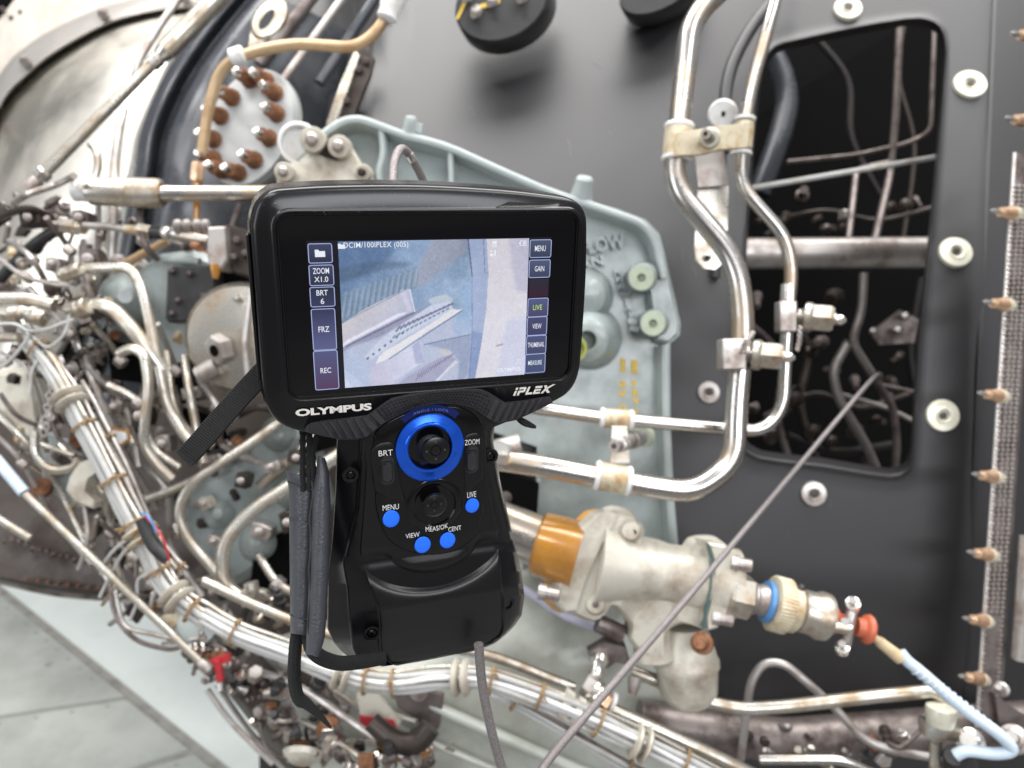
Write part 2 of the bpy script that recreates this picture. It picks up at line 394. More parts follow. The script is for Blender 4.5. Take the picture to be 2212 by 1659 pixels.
paint([(1258, 1000), (1380, 1030), (1330, 1290), (1290, 1500), (1215, 1530), (1245, 1200)], (132, 150, 196), 3, .9)
seg((1218, 60), (1262, 460), 13, (92, 104, 140), 1, .9); seg((1260, 460), (1262, 1000), 7, (112, 130, 176), 1, .9); seg((1262, 1000), (1232, 1520), 7, (112, 130, 176), 1, .9)
seg((1375, 60), (1388, 420), 9, (118, 130, 172), 1, .8); seg((1388, 420), (1424, 425), 7, (118, 130, 172), 1, .8)
paint([(1403, 60), (2100, 40), (2000, 1600), (1290, 1480), (1350, 1150), (1400, 800), (1424, 430)], (212, 210, 222), 1, 1, ((1500, 1500), (1500, 100), (206, 202, 212)))
paint([(1620, 40), (2100, 40), (2100, 700), (1700, 600)], (176, 176, 204), 30, .7); paint([(1600, 900), (1900, 800), (1900, 1500), (1500, 1500)], (190, 194, 224), 26, .7)
seg((1500, 1150), (1570, 1135), 16, (150, 142, 168), 2, .8)
paint([(-80, 1380), (20, 1400), (220, 1580), (120, 1620), (-80, 1600)], (206, 214, 240), 8, .7)
paint([(-80, 1240), (160, 1240), (260, 1560), (100, 1600), (-80, 1400)], (166, 184, 216), 12, .55)
sp_ = rng.random(X.shape) > .985; C_[sp_] += 26; sp_ = (rng.random(X.shape) > .99); C_[sp_] -= 18
C_ += (rng.standard_normal(X.shape)*2.2)[..., None]
lum = C_.mean(2, keepdims=True); C_ = lum+(C_-lum)*.80; C_ = np.clip((C_-168)*1.08+174, 0, 255)/255; Cl = np.where(C_ <= .04045, C_/12.92, ((C_+.055)/1.055)**2.4)
def emat(name, vcol=False, col=(1, 1, 1), k=1.0):
    m = bpy.data.materials.new(name); m.use_nodes = True; n = m.node_tree.nodes; b = n['Principled BSDF']
    b.inputs['Base Color'].default_value = (0.01, .01, .012, 1); b.inputs['Roughness'].default_value = .14; b.inputs['Specular IOR Level'].default_value = .4
    b.inputs['Emission Strength'].default_value = k*.79
    if vcol:
        a = n.new('ShaderNodeVertexColor'); a.layer_name = 'picture'; m.node_tree.links.new(a.outputs[0], b.inputs['Emission Color'])
    else: b.inputs['Emission Color'].default_value = (*col, 1)
    return m
g = G(); g.add([Q(a, b, -2.15) for a, b in scr], [(0, 1, 2, 3)])
disp = dmake(g, 'display', emat('display_black', col=lin(12, 12, 22)), smooth=0)
me = bpy.data.meshes.new('picture')
vv = [Q(a, b, -2.1) for a, b in zip(X.ravel(), Y.ravel())]
ff = [(j*NX+i, j*NX+i+1, (j+1)*NX+i+1, (j+1)*NX+i) for j in range(NY-1) for i in range(NX-1)]
me.from_pydata([tuple(v) for v in vv], [], ff); ca = me.color_attributes.new('picture', 'FLOAT_COLOR', 'POINT')
ca.data.foreach_set('color', np.concatenate([Cl.reshape(-1, 3), np.ones((NX*NY, 1))], 1).ravel().astype(np.float32)); me.update()
link('live_picture', me, emat('live_picture', True, k=1.0), disp)
tw = emat('screen_white', col=lin(235, 240, 248)); tg = emat('screen_green', col=lin(190, 225, 110))
line = emat('screen_line', col=lin(170, 182, 225))
def btn(x0, y0, x1, y1, c1, c2, name='soft_button', border=True, r=1.2, grey=False):
    (a0, b1), (a1, b0) = Z1(x0, y0), Z1(x1, y1); a0b, _ = Z1(x0+(y1-y0)*.04, y1)
    o = rrect(a0, a1, b0, b1, r, 4); i = rrect(a0+.45, a1-.45, b0+.45, b1-.45, max(.3, r-.4), 4); g = G()
    if border:
        g.grid([[Q(a, b, -2.02) for a, b in o], [Q(a, b, -2.02) for a, b in i]], True); dmake(g, 'button_outline', line, disp, 0)
    me = bpy.data.meshes.new(name); vs = [Q(a, b, -2.04) for a, b in i]; me.from_pydata([tuple(v) for v in vs], [], [tuple(range(len(vs)))])
    ca = me.color_attributes.new('picture', 'FLOAT_COLOR', 'POINT'); cc = []
    for a, b in i:
        t = (b1-b)/(b1-b0+1e-9); cc += [c for c in (np.array(c1)*(1-t)+np.array(c2)*t)]+[1]
    ca.data.foreach_set('color', np.array(cc, np.float32)); me.update()
    link(name, me, BM, disp); return (a0+a1)/2, (b0+b1)/2
BM = emat('button_fill', True)
nv, nv2, lav, red = lin(40, 44, 66), lin(62, 68, 98), lin(110, 118, 170), lin(70, 42, 78)
def stx(s, x, y, wd, ht, m=None, **k):
    u, v = Z1(x, y); dtext(s, u, v, wd, ht, -1.98, m or tw, disp, bold=k.pop('bold', .012)*.35, **k)
btn(396, 476, 554, 596, nv2, nv); btn(402, 609, 563, 734, nv2, nv); btn(408, 746, 570, 864, nv, lin(54, 58, 92)); btn(416, 881, 580, 1130, lin(50, 52, 84), lin(92, 96, 140)); btn(430, 1140, 594, 1372, lin(82, 88, 128), lin(84, 58, 92))
btn(1770, 452, 1900, 562, lin(74, 84, 112), lin(52, 60, 84)); btn(1765, 577, 1893, 685, lin(78, 88, 120), lin(56, 62, 88)); btn(1762, 692, 1884, 806, lin(38, 38, 54), lin(52, 22, 40), border=False)
btn(1757, 815, 1880, 926, lin(84, 92, 132), lin(70, 66, 100)); btn(1753, 930, 1873, 1040, lin(70, 72, 108), lin(60, 62, 98)); btn(1748, 1046, 1868, 1155, lin(76, 82, 122), lin(64, 70, 104)); btn(1740, 1160, 1862, 1270, lin(72, 82, 118), lin(66, 80, 118))
def icon(pts, x, y, s, m=None, name='icon'):
    g = G(); u, v = Z1(x, y); g.add([Q(u+a*s, v+b*s, -1.98) for a, b in pts], [tuple(range(len(pts)))]); dmake(g, name, m or tw, disp, 0)
fold = [(-1, -.72), (1, -.72), (1, .45), (-.1, .45), (-.32, .75), (-1, .75)]
icon(fold, 474, 537, 2.7, name='folder_icon'); icon(fold, 607, 493, 1.9, name='folder_icon')
stx('ZOOM', 480, 645, 8.6, 3.2, bold=.02); stx('X1.0', 482, 697, 7.4, 3.0, bold=.02); stx('BRT', 487, 780, 6.1, 3.0, bold=.02); stx('6', 489, 832, 1.9, 3.2, bold=.02)
stx('FRZ', 498, 1005, 5.9, 3.2, bold=.02); stx('REC', 510, 1259, 5.9, 3.2, bold=.02)
stx('DCIM/100IPLEX (005)', 822, 488, 35.5, 3.9, bold=.01, spacing=1.05)
stx('MENU', 1834, 506, 6.8, 3.4); stx('GAIN', 1829, 631, 6.0, 3.3); stx('LIVE', 1817, 870, 5.8, 3.2, m=tg); stx('VIEW', 1813, 986, 5.9, 3.1); stx('THUMBNAIL', 1808, 1100, 10.8, 3.1, spacing=.95); stx('MEASURE', 1801, 1211, 9.0, 3.0)
stx('OLYMPUS', 1640, 1253, 15.2, 2.5, bold=.04); stx('ON', 1699, 1193, 2.5, 1.3, bold=.03)
for k in range(5):
    a = math.radians(20+35*k); u, v = Z1(1699, 1222); g = G(); c, s_ = math.cos(a), math.sin(a)
    g.add([Q(u+c*1.0-s_*.16, v+s_*1.0+c*.16, -1.98), Q(u+c*1.9-s_*.16, v+s_*1.9+c*.16, -1.98), Q(u+c*1.9+s_*.16, v+s_*1.9-c*.16, -1.98), Q(u+c*1.0+s_*.16, v+s_*1.0-c*.16, -1.98)], [(0, 1, 2, 3)]); dmake(g, 'lamp_ray_icon', tw, disp, 0)
icon([(-.8, -1), (.8, -1), (.8, 1), (-.2, 1), (-.8, .5)], 1551, 478, 1.6, name='card_icon'); stx('SD', 1551, 484, 1.9, 1.3, m=emat('screen_dark', col=lin(70, 80, 110)))
icon([(-.9, -.9), (.7, -.9), (.7, .3), (-.9, .3)], 1534, 542, 1.3, name='lock_icon'); icon([(-.35, -1.1), (.1, -1.1), (.3, .6), (-.2, 1.2), (-.9, 1.2), (-.3, .7)], 1556, 534, 1.5, name='probe_icon'); icon([(-.5, .1), (.4, .1), (.4, .9), (-.5, .9)], 1532, 530, 1.2, name='lock_icon')
g = G(); u, v = Z1(1728, 474); g.grid([[Q(a, b, -1.98) for a, b in rrect(u-1.9, u+1.9, v-1.5, v+1.5, .3, 2)], [Q(a, b, -1.98) for a, b in rrect(u-1.6, u+1.6, v-1.2, v+1.2, .2, 2)]], True)
g.add([Q(u-2.4, v-.6, -1.98), Q(u-1.9, v-.6, -1.98), Q(u-1.9, v+.6, -1.98), Q(u-2.4, v+.6, -1.98)], [(0, 1, 2, 3)])
for k in (0, 1): g.add([Q(u-.3+k*.9, v-.9, -1.98), Q(u+.2+k*.9, v-.9, -1.98), Q(u+.8+k*.75, v+.9, -1.98), Q(u+.3+k*.75, v+.9, -1.98)], [(0, 1, 2, 3)])
dmake(g, 'battery_icon', tw, disp, 0)

# -------- logos
dtext('OLYMPUS', 9.7, -12.5, 43.4, 4.5, .25, M['logo'], scope, 'lettering', rot=.005, bold=.045, spacing=.98)
lg = G()
def gl(polys, u, v, s, sx):
    for p in polys: lg.add([Q(u+(a+b*.42)*sx, v+b*s, .25) for a, b in p], [tuple(range(len(p)))])
u0, v0 = 119.2, -13.2; s_, sx_ = 5.2, 5.0
gl([[(0, 0), (.3, 0), (.3, .58), (0, .58)], [(0, .70), (.3, .70), (.3, 1), (0, 1)]], u0, v0, s_, sx_)
gl([[(.48, 0), (.78, 0), (.78, .34), (.78, .60), (.48, .60)], [(.78, .34), (1.30, .34), (1.42, .42), (1.42, .58), (1.15, .60), (.78, .60)], [(.48, .74), (1.10, .74), (1.15, .60), (1.42, .58), (1.42, .88), (1.28, 1), (.48, 1)]], u0, v0, s_, sx_)
gl([[(1.6, 0), (2.5, 0), (2.5, .27), (1.9, .27), (1.9, 1), (1.6, 1)]], u0, v0, s_, sx_)
gl([[(2.62, 0), (3.55, 0), (3.55, .24), (2.92, .24), (2.92, .38), (3.5, .38), (3.5, .60), (2.62, .60)], [(2.62, .72), (3.55, .72), (3.55, 1), (2.62, 1)]], u0, v0, s_, sx_)
gl([[(3.66, 0), (4.0, 0), (4.18, .33), (4.0, .58)], [(4.0, .58), (4.18, .33), (4.6, 0), (4.98, 0), (4.40, .52)], [(4.0, .58), (4.40, .52), (5.25, 1.06), (4.85, 1.06)], [(4.0, .58), (4.40, .52), (4.1, 1.0), (3.72, 1.0)]], u0, v0, s_, sx_)
dmake(lg, 'model_lettering', M['logo'], scope, 0)

dr = random.Random(5); g = G()
for i in range(70):
    k = dr.random()
    if k < .6: u_, v_, h_ = dr.uniform(-14, 156), 101.6+dr.gauss(0, 1.2), 1.02
    elif k < .8: u_, v_, h_ = dr.uniform(20, 140), -5.5+dr.gauss(0, 1.5), .9
    else: u_, v_, h_ = dr.uniform(-20, 160), dr.uniform(100, 110), .2
    r_ = dr.uniform(.09, .2); g.add([Q(u_-r_, v_, h_+.1), Q(u_, v_-r_*.7, h_+.1), Q(u_+r_, v_, h_+.1), Q(u_, v_+r_*.7, h_+.1)], [(0, 1, 2, 3)])
dmake(g, 'dust', mat('dust_specks', (.45, .44, .42), .9), smooth=0, kind='stuff')
# -------- handle: closed body whose cross-sections follow the measured edges
def itp(tab, v):
    tab = sorted(tab); xs_ = [t[0] for t in tab]; return float(np.interp(v, xs_, [t[1] for t in tab]))
LS = [(-20, 12), (-32, 10.8), (-65, 8.2), (-98, 4.6), (-121, .9), (-163, -1.8), (-173.5, 1.2), (-182, 6), (-188.5, 10.9), (-197, 25.5), (-201, 33)]
LI = [(-20, 25), (-34.7, 24), (-78, 20), (-100, 14), (-117, 10), (-135, 12), (-159, 12.2), (-182, 13.3), (-194, 17.1), (-201, 34)]
LE = [(-20, 26), (-34.7, 25.8), (-51, 26.2), (-78, 23.7), (-110, 19.9), (-124, 21.9), (-143.6, 27.4), (-158, 30.2), (-186, 30.2), (-194, 32.5), (-199.6, 36.3), (-202.5, 42)]
RE = [(-20, 101.5), (-61, 103.5), (-85, 107.2), (-109, 112.2), (-141, 115), (-161, 116.9), (-188, 118.3), (-194, 116.5), (-199, 110.5), (-202.5, 96)]
RS = [(-20, 108.5), (-31, 107.8), (-43.5, 107), (-73, 112.5), (-104, 120), (-143, 129.3), (-163.5, 132.2), (-179.4, 130.6), (-186.7, 126), (-192, 121), (-199, 112), (-202.5, 100)]
def hface(v):
    return itp([(-10, -1), (-34, -.5), (-60, -1), (-100, -1.5), (-118, -1), (-124, 1), (-140, 4.5), (-152, 7.0), (-155.5, 7.3), (-159, 6.2), (-175, 1.5), (-190, -3.5), (-198, -7), (-203, -12)], v)
rows = []
vlist = list(np.linspace(-22, -201, 110))
for v in vlist:
    a, b, c, d, e = (itp(t, v) for t in (LS, LI, LE, RE, RS)); hf = hface(v)
    bulge = itp([(-22, 0), (-100, 0), (-117, 3), (-140, 5), (-201, 3)], v)
    r = [(a, -40), (a-.5, -28), (a, -18-.0*bulge), (a+(b-a)*.45, -14+bulge*.3), (b-.9, -11+bulge), (b-.2, -8.0+bulge), (b+.7, -7.2+bulge), (b+(c-b)*.5, -5.5+bulge*.8), (c+1, hf-3.0), (c+6, hf-3.2), ((c+d)/2, hf-3), (d-6, hf-3.2), (d-1, hf-3.4), (d+(e-d)*.3, hf-5.5), (d+(e-d)*.75, hf-9), (e, hf-17), (e-1, -38), (e-6, -46), ((a+e)/2, -48), (a+6, -46)]
    rows.append([Q(x, v, h) for x, h in r])
g = G(); g.grid(rows, True); g.add(rows[-1], [tuple(range(len(rows[-1])))]); dmake(g, 'handle_body', M['plastic'], smooth=28)
# raised centre shell
rows = []
for v in np.linspace(-24, -202.3, 190):
    c, d = itp(LE, v), itp(RE, v); hf = hface(v); row = []
    for k in range(71):
        t = k/70; x = c+(d-c)*t; e = min((x-c), (d-x))
        h = hf - 3.2*max(0, 1-e/1.25)**2
        h -= 1.2*((t-.5)*2)**4
        # crescent scoop below the controls
        rx, ry = (x-68)/37, (v+108)/29
        q = math.hypot(rx, ry)
        if v < -108:
            fd = min(1, (-108-v)/9)
            out_ = 1/(1+math.exp((q-1.30)*18)); inn = 1/(1+math.exp(-(q-.82)*26)); h -= 4.2*out_*inn*fd
        # waist between the pads: shallow hollow that carries the control panel
        row.append(Q(x, v, h))
    rows.append(row)
g = G(); g.grid(rows); dmake(g, 'handle_shell', M['plastic_matt'], smooth=70)
# control panel
PAN = sm([(46, -20.5), (36, -26), (31.6, -34), (30.3, -59), (32.0, -66), (31.4, -75), (33.3, -88.6), (39, -103.4), (50.1, -113.5), (66, -119.5), (82.3, -119), (95.5, -109.9), (100.8, -93.7), (101, -71.2), (99.6, -42.6), (99, -31), (94, -23), (85, -17.5), (70, -15.5), (56, -17.2)], 4)
def panel(poly, h0, th, name, m, cu, cvv, rim=.5, dish=0):
    r = [(a, b) for a, b, _ in ray_ring(poly, cu, cvv, 120, 0)]; g = G(); R = [at_h(r, h0-.2), at_h(r, h0+th-rim), at_h(inset(r, rim*.4), h0+th-rim*.3), at_h(inset(r, rim), h0+th)]
    for f in (.8, .55, .3, .1): R.append([Q(cu+(a-cu)*f, cvv+(b-cvv)*f, h0+th-dish*(1-f*f)) for a, b in r])
    g.grid(R, True); g.add(R[-1], [tuple(range(120))]); return dmake(g, name, m, smooth=50)
panel(PAN, -2.0, 2.3, 'control_panel', M['plastic_gloss'], 67, -72, 1.0)
# raised pads beside the sticks
for pts in ([(30.6, -40), (44, -38), (47, -62), (50.5, -79), (46, -77), (33, -69), (30.8, -60)], [(88, -38), (99, -38), (100.6, -62), (99, -69), (90, -77), (88, -66), (87.8, -50)]):
    pts = sm(pts, 4); cu = sum(p[0] for p in pts)/len(pts); cw = sum(p[1] for p in pts)/len(pts); panel(pts, -.2, 1.1, 'switch_pad', M['plastic_matt'], cu, cw, .7)
def ringpart(cu, cvv, prof, name, m, parent=scope, seg=64, ax=None, sy=1.06):
    "rotational part: prof of (radius mm, height mm)"
    g = G(); R = [[Q(cu+r*math.cos(2*math.pi*k/seg), cvv+r*sy*math.sin(2*math.pi*k/seg), h) for k in range(seg)] for r, h in prof]
    g.grid(R, True); g.add(R[-1], [tuple(range(seg))]); return dmake(g, name, m, parent, 40)
jr = ringpart(66.3, -43.2, [(21.6, -1), (21.6, 2.0), (21.1, 2.7), (20.4, 2.9), (16.4, 4.3), (15.7, 5.3), (14.9, 5.7), (14.1, 5.5), (13.6, 4.6), (13.5, -1.8)], 'joystick_ring', M['blue'])
ringpart(66.5, -43, [(13.45, -1.4), (12.2, -.4), (11.2, -1.1), (10.2, .0), (9.4, -.6), (8.2, .8), (6, 2.2)], 'rubber_boot', M['rubber'])
ringpart(69.8, -45.3, [(5, 1), (7.5, 7.0), (8.7, 8.4), (8.9, 9.3), (8.4, 10.2), (6.5, 11.0), (3.4, 11.4), (3.2, 10.9), (2.9, 11.3), (1, 11.5)], 'joystick', M['plastic_matt'])
ringpart(68.8, -83.2, [(18.2, -.3), (18.1, .6), (17.2, 1.2), (14.2, 1.5), (13.4, .9), (12.0, -.9), (10.5, -1.4)], 'joystick_bezel', M['plastic_gloss'])
ringpart(68.8, -83.3, [(10.6, -.2), (9.6, .1), (8.8, -.7), (7.8, .6), (6.6, .2), (5, 1.8)], 'rubber_boot', M['rubber'])
ringpart(68.6, -83, [(4, 1), (6.2, 6.0), (6.9, 6.9), (7.0, 7.6), (6.4, 8.3), (4.5, 8.9), (2.3, 9.1), (2.1, 8.7), (1.9, 9.0), (.6, 9.1)], 'joystick', M['plastic_matt'])
eng = mat('arrow_highlight', (.06, .06, .065), .35)  # even grey stands in for the highlights on the dark embossing
for (cu, cw, R_, sc, hh) in ((69.8, -45.3, 5.9, 1.0, 11.25), (68.6, -83, 4.4, .75, 8.98)):
    for k in range(4):
        a = k*math.pi/2; g = G(); dx, dy = math.cos(a), math.sin(a)
        g.add([Q(cu+dx*(R_+.9*sc), cw+dy*(R_+.9*sc), hh), Q(cu+dx*(R_-.7*sc)-dy*.9*sc, cw+dy*(R_-.7*sc)+dx*.9*sc, hh+.08), Q(cu+dx*(R_-.7*sc)+dy*.9*sc, cw+dy*(R_-.7*sc)-dx*.9*sc, hh+.08)], [(0, 1, 2)]); dmake(g, 'arrow_mark', eng, scope, 0)
# reflection of the blue ring, painted as an arc above it
arc_m = mat('ring_reflection_blue', (.004, .016, .12), .22, .2)
g = G(); R = []
for k in range(25):
    a = math.radians(48+84*k/24); R.append([Q(66.5+23.2*math.cos(a), -43+24.2*math.sin(a), .5), Q(66.5+27.4*math.cos(a), -43+28.6*math.sin(a), .5)])
g.grid(R); dmake(g, 'ring_reflection', arc_m, smooth=0)
dtext('ANGLE / LOCK', 67, -17.7, 22, 1.6, .8, mat('dim_print', (.10, .16, .5), .5), scope, bold=.01, arc=-1.9, spacing=1.2)
# slide switches
for cu, cw in ((39.5, -55.3), (93.1, -54)):
    g = G(); g.add([Q(a, b, 1.02) for a, b in rrect(cu-4.1, cu+4.1, cw-9.8, cw+9.8, 4, 8)], [tuple(range(36))]); dmake(g, 'switch_slot', M['thread'], smooth=0)
    sw = rrect(cu-3.3, cu+3.3, cw-8.2, cw+8.0, 3, 6); n = len(sw); g = G()
    R = [[Q(a, b, .6) for a, b in sw], [Q(a, b, 2.0+2.6*abs((b-cw)/8)) for a, b in sw], [Q(cu+(a-cu)*.82, cw+(b-cw)*.93, 2.9+2.6*abs((b-cw)/8)) for a, b in sw]]
    g.grid(R, True); g.add(R[-1], [tuple(range(n))]); so = dmake(g, 'slide_switch', M['rubber'])
    for k in range(4):
        g = G(); v = cw+6.2-k*1.5; hh = 3.1+2.6*abs((v-cw)/8); g.box((Q(cu, v, hh)), Vector((.0027, 0, 0)), Vector((0, .00028, 0)), Vector((0, 0, .0005))); dmake(g, 'switch_rib', M['plastic'], so, 0)
for (u, v, r) in ((40.9, -89.1, 5.3), (93.6, -87.1, 4.6), (60.7, -111.1, 5.3), (77.2, -110.3, 5.2)):
    ringpart(u, v, [(r+.6, .1), (r+.5, .55), (r+.1, .5)], 'button_rim', M['plastic_gloss'], seg=40, sy=1.15)
    ringpart(u, v, [(r, .2), (r, 1.3), (r-.5, 1.8), (r-2, 2.1), (.5, 2.3)], 'push_button', M['bluebtn'], seg=40, sy=1.15)
for s, u, v, a, b, r in (('BRT', 38.8, -43.4, 9, 3.2, 0), ('ZOOM', 93.1, -42.0, 10, 3.2, .0), ('MENU', 40.9, -80.9, 10.6, 3.3, -.01), ('LIVE', 93.2, -79, 6.2, 3.6, 0), ('VIEW', 54.3, -103, 9.6, 3.0, .03), ('CENT', 82.0, -102.3, 9, 3.0, .05), ('MEAS/OK', 70.2, -100.2, 15.5, 3.1, .05)):
    dtext(s, u, v, a*.95, b*1.15, 1.05 if s in ('BRT', 'ZOOM') else 1.75 if s == 'MEAS/OK' else .5, M['white'], scope, rot=r, bold=.0, arc=.7 if s == 'MEAS/OK' else 0)
# case screws and their pockets
for (u, v, h, r) in ((17.3, -55.7, -7.2, 2.6), (26.0, -172.8, 2.0, 3.2), (119.6, -168, -1.5, 3.2), (105.2, -53.3, -5, 3.0)):
    ringpart(u, v, [(r+2.4, h-1.6), (r+2.2, h+.2), (r+1.2, h+.5), (r+.3, h+.2), (r, h-2)], 'screw_pocket', M['plastic'], seg=28)
    ringpart(u, v, [(r-.5, h-2), (r-.5, h-.6), (r-1.1, h-.2), (.9, h-.2), (.8, h-.9)], 'case_screw', M['plastic_gloss'], seg=20)
# crease lip along the lower shell edge
g = G(); pts = [Q(a, b, hface(b)+.0) for a, b in [(30.4, -150), (30.8, -160), (31, -170), (30.9, -183), (32.2, -190), (36, -197), (42, -200.6), (60, -201.6), (85, -201), (104, -199), (112.5, -196), (117, -190), (118, -178), (117.4, -160)]]
g.tube(spline(pts, 5), .00075, 8); dmake(g, 'shell_lip', M['plastic'])

# -------- rubber grip strip across the head
GT = [(-7.7, -24), (-6.7, -21.3), (-4, -19.4), (2.6, -18.6), (15.8, -18.2), (28.6, -17.6), (32.8, -14.8), (38, -11), (43.3, -8.0), (54.1, -6.4), (70, -5.6), (86, -5.9), (93.7, -6.3), (98.5, -7), (103, -9.2), (107.9, -12.6), (111.4, -15.4), (114.4, -17), (127.8, -16.6), (139.5, -15.6), (143.4, -15.5), (145.5, -17.4), (146.2, -20.4)]
GB = [(146.2, -20.4), (139.8, -23), (132, -26.2), (122.1, -29.9), (112.1, -31), (107.1, -30.4), (104, -28.6), (99.5, -24.6), (93.8, -19.8), (84, -16.2), (70, -14.4), (54, -17.2), (46.4, -20.2), (38.7, -24), (33.8, -27.6), (28.1, -32), (21.9, -33), (14.5, -32.4), (8.6, -30.5), (-3.7, -26.4), (-7.7, -24)]
def atx(tab, x): t = sorted(tab); return float(np.interp(x, [p[0] for p in t], [p[1] for p in t]))
rows = []
for x in np.linspace(-7.6, 146.1, 130):
    a, b = atx(GT, x), atx(GB, x); r = []
    if a-b < .6: a += .3; b -= .3
    e = min(1, (x+7.7)/3, (146.3-x)/3); H = 3.0*e
    for t, h in ((0, -1.5), (0, H*.7), (.04, H), (.5, H+.2), (.95, H*.95), (1, H*.4), (1, -6)): r.append(Q(x, a+(b-a)*t, h))
    rows.append(r)
g = G(); g.grid(rows); grip = dmake(g, 'rubber_grip', M['rubber'], smooth=50)
for side in (0, 1):
    for k in range(7):
        x0 = (0+k*4.9) if side == 0 else (141.5-k*4.9)
        sgn = 1 if side == 0 else -1; g = G(); xb = x0+sgn*7.5
        xt = x0; at_, ab_ = atx(GT, xt)-1.2, 0
        pts_ = []
        q = []
        for (xx, tt) in ((xt, .10), (xt+sgn*1.4, .10), (xt+sgn*2.6, .10)): q.append((xx, tt))
        def gp(x, t, h):
            x = min(max(x, -6), 144.6); a, b = atx(GT, x), atx(GB, x); return Q(x, a+(b-a)*t, h)
        R = []
        for t in np.linspace(.08, .94, 6):
            xx = xt+sgn*7.0*t; e = min(1, (xx+7)/5, (146-xx)/5)*3.0
            R.append([gp(xx, t, e+.1), gp(xx+sgn*.5, t, e+1.1), gp(xx+sgn*2.2, t, e+.9), gp(xx+sgn*3.6, t, e+.05)])
        g.grid(R); dmake(g, 'grip_rib', M['rubber'], grip, 30)
g = G()
for i in range(34):
    for j in range(5):
        x = 35+i*2.05+(j % 2)*1.0; t = .16+j*.165
        if x > 107: continue
        a, b = atx(GT, x), atx(GB, x); y = a+(b-a)*t; r = .95; h = 3.1
        if a-b < 4: continue
        vs = [Q(x-r, y, h), Q(x, y-r, h), Q(x+r, y, h), Q(x, y+r, h), Q(x, y, h+1.1)]; g.add(vs, [(0, 1, 4), (1, 2, 4), (2, 3, 4), (3, 0, 4)])
dmake(g, 'grip_studs', M['rubber'], grip, 0, kind='stuff')

# -------- straps (own things, hanging from the scope); world points via frame + depth
def ribbon(path, width_vec, th, name, m, **k):
    g = G(); n = len(path); rows = []
    for i, p in enumerate(path):
        wv = width_vec[i] if isinstance(width_vec, list) else width_vec
        t = (path[min(n-1, i+1)]-path[max(0, i-1)]).normalized(); wv = Vector(wv); nn = t.cross(wv).normalized()*th/2
        wn = wv*.5
        rows.append([p-wn-nn*.4, p-wn*.92-nn, p+wn*.92-nn, p+wn-nn*.4, p+wn+nn*.4, p+wn*.92+nn, p-wn*.92+nn, p-wn+nn*.4])
    g.grid(rows, True); g.add(rows[0], [tuple(range(8))]); g.add(rows[-1], [tuple(range(7, -1, -1))]); return g.make(name, m, smooth=50, **k)
path = spline(PP([(600, 770, .455), (566, 806, .44), (520, 856, .435), (470, 912, .43), (430, 958, .428), (405, 985, .43), (398, 990, .445)]), 6)
wv = (P(409, 996, .43)-P(375, 962, .43))
ribbon(path, wv*1.0, .0022, 'neck_strap', M['fabric'], label='black woven strap end sticking out behind the left side of the screen', cat='strap')
t_ = thing('hand_strap', P(650, 1180, .47), 'grey padded leather hand strap along the left of the handle', 'hand strap'); HS = t_
# cords going into the sleeve
for k, (x0, x1) in enumerate(((653, 654), (668, 668), (684, 676))):
    g = G(); pts = spline(PP([(x0, 905, .46), (x0+1, 940, .455), (x1, 975, .452), (x1, 1010, .452), (x1+2, 1060, .455)]), 6); g.tube(pts, [.0019+.0003*math.sin(i*1.7+k) for i in range(len(pts))], 8); g.make('cord', M['fabric'], t_)
g = G(); rows = []
for v in np.linspace(0, 1, 40):
    y = 1015+v*352; row = []
    tx0 = np.interp(v, [0, .06, .12, 1], [618, 620, 624, 627]); tx1 = np.interp(v, [0, .06, .12, 1], [692, 690, 688, 672])
    bow = .012*math.sin(math.pi*min(1, v*1.1))
    for k in range(13):
        a = math.pi*(k/12); c = math.cos(a); s = math.sin(a)
        xx = (tx0+tx1)/2-(tx1-tx0)/2*c; lip = .0016*math.exp(-((v-.035)/.03)**2)+.001*math.exp(-((v-.97)/.03)**2)
        yy = y+8*(k/12)+(0 if v > .05 else 6*math.sin(a)); row.append(P(xx, yy, .468-.014*s-lip*s-.002*bow))
    rows.append(row)
g.grid(rows); g.make('padded_sleeve', M['leather'], t_, smooth=60)
g = G(); rows = []
for v in np.linspace(0, 1, 60):
    y = 985+v*430; xa = np.interp(v, [0, .08, .25, .6, 1], [686, 683, 670, 667, 660]); xb = np.interp(v, [0, .08, .25, .6, .9, 1], [703, 711, 715, 710, 702, 690]); row = []
    for k in range(9):
        a = math.pi*(k/8); row.append(P((xa+xb)/2-(xb-xa)/2*math.cos(a)*1.0, y+(4 if k > 4 else 0), .452-.010*math.sin(a)*min(1, .45+v*4)))
    rows.append(row)
g.grid(rows); g.make('edge_pad', M['leather'], t_, smooth=60)
g = G(); pts = PP([(674-6*v+3*math.sin(v*19), 1040+v*330, .4555-.009*min(1, v*6+.3)) for v in np.linspace(0, 1, 50)]); g.tube(pts, .0009, 6); g.make('seam', M['thread'], t_)
g = G(); pts = PP([(622, 1040, .462), (640, 1046, .4555), (660, 1053, .4545), (682, 1060, .452)]); g.tube(spline(pts, 6), .0006, 6); g.make('seam', M['thread'], t_)
g = G(); pts = PP([(627, 1328, .462), (645, 1334, .455), (668, 1338, .453)]); g.tube(spline(pts, 6), .0006, 6); g.make('seam', M['thread'], t_)
path = spline(PP([(668, 1360, .463), (672, 1395, .462), (690, 1418, .462), (730, 1432, .466), (775, 1430, .472), (830, 1420, .48)]), 8)
ws = []
for i, p in enumerate(path): ws.append((UP*1.0-RIGHT*.35+FWD*.5).normalized()*.0095*(1.0 if i < 30 else .8))
g = G(); g.tube(path, [.0052]*len(path), 12, flat=.9); g.make('lower_loop', M['fabric'], t_)
g = G(); pts = spline(PP([(643, 1362, .47), (637, 1410, .468), (636, 1470, .468), (645, 1508, .468), (662, 1520, .468), (690, 1545, .468), (716, 1574, .468)]), 8)
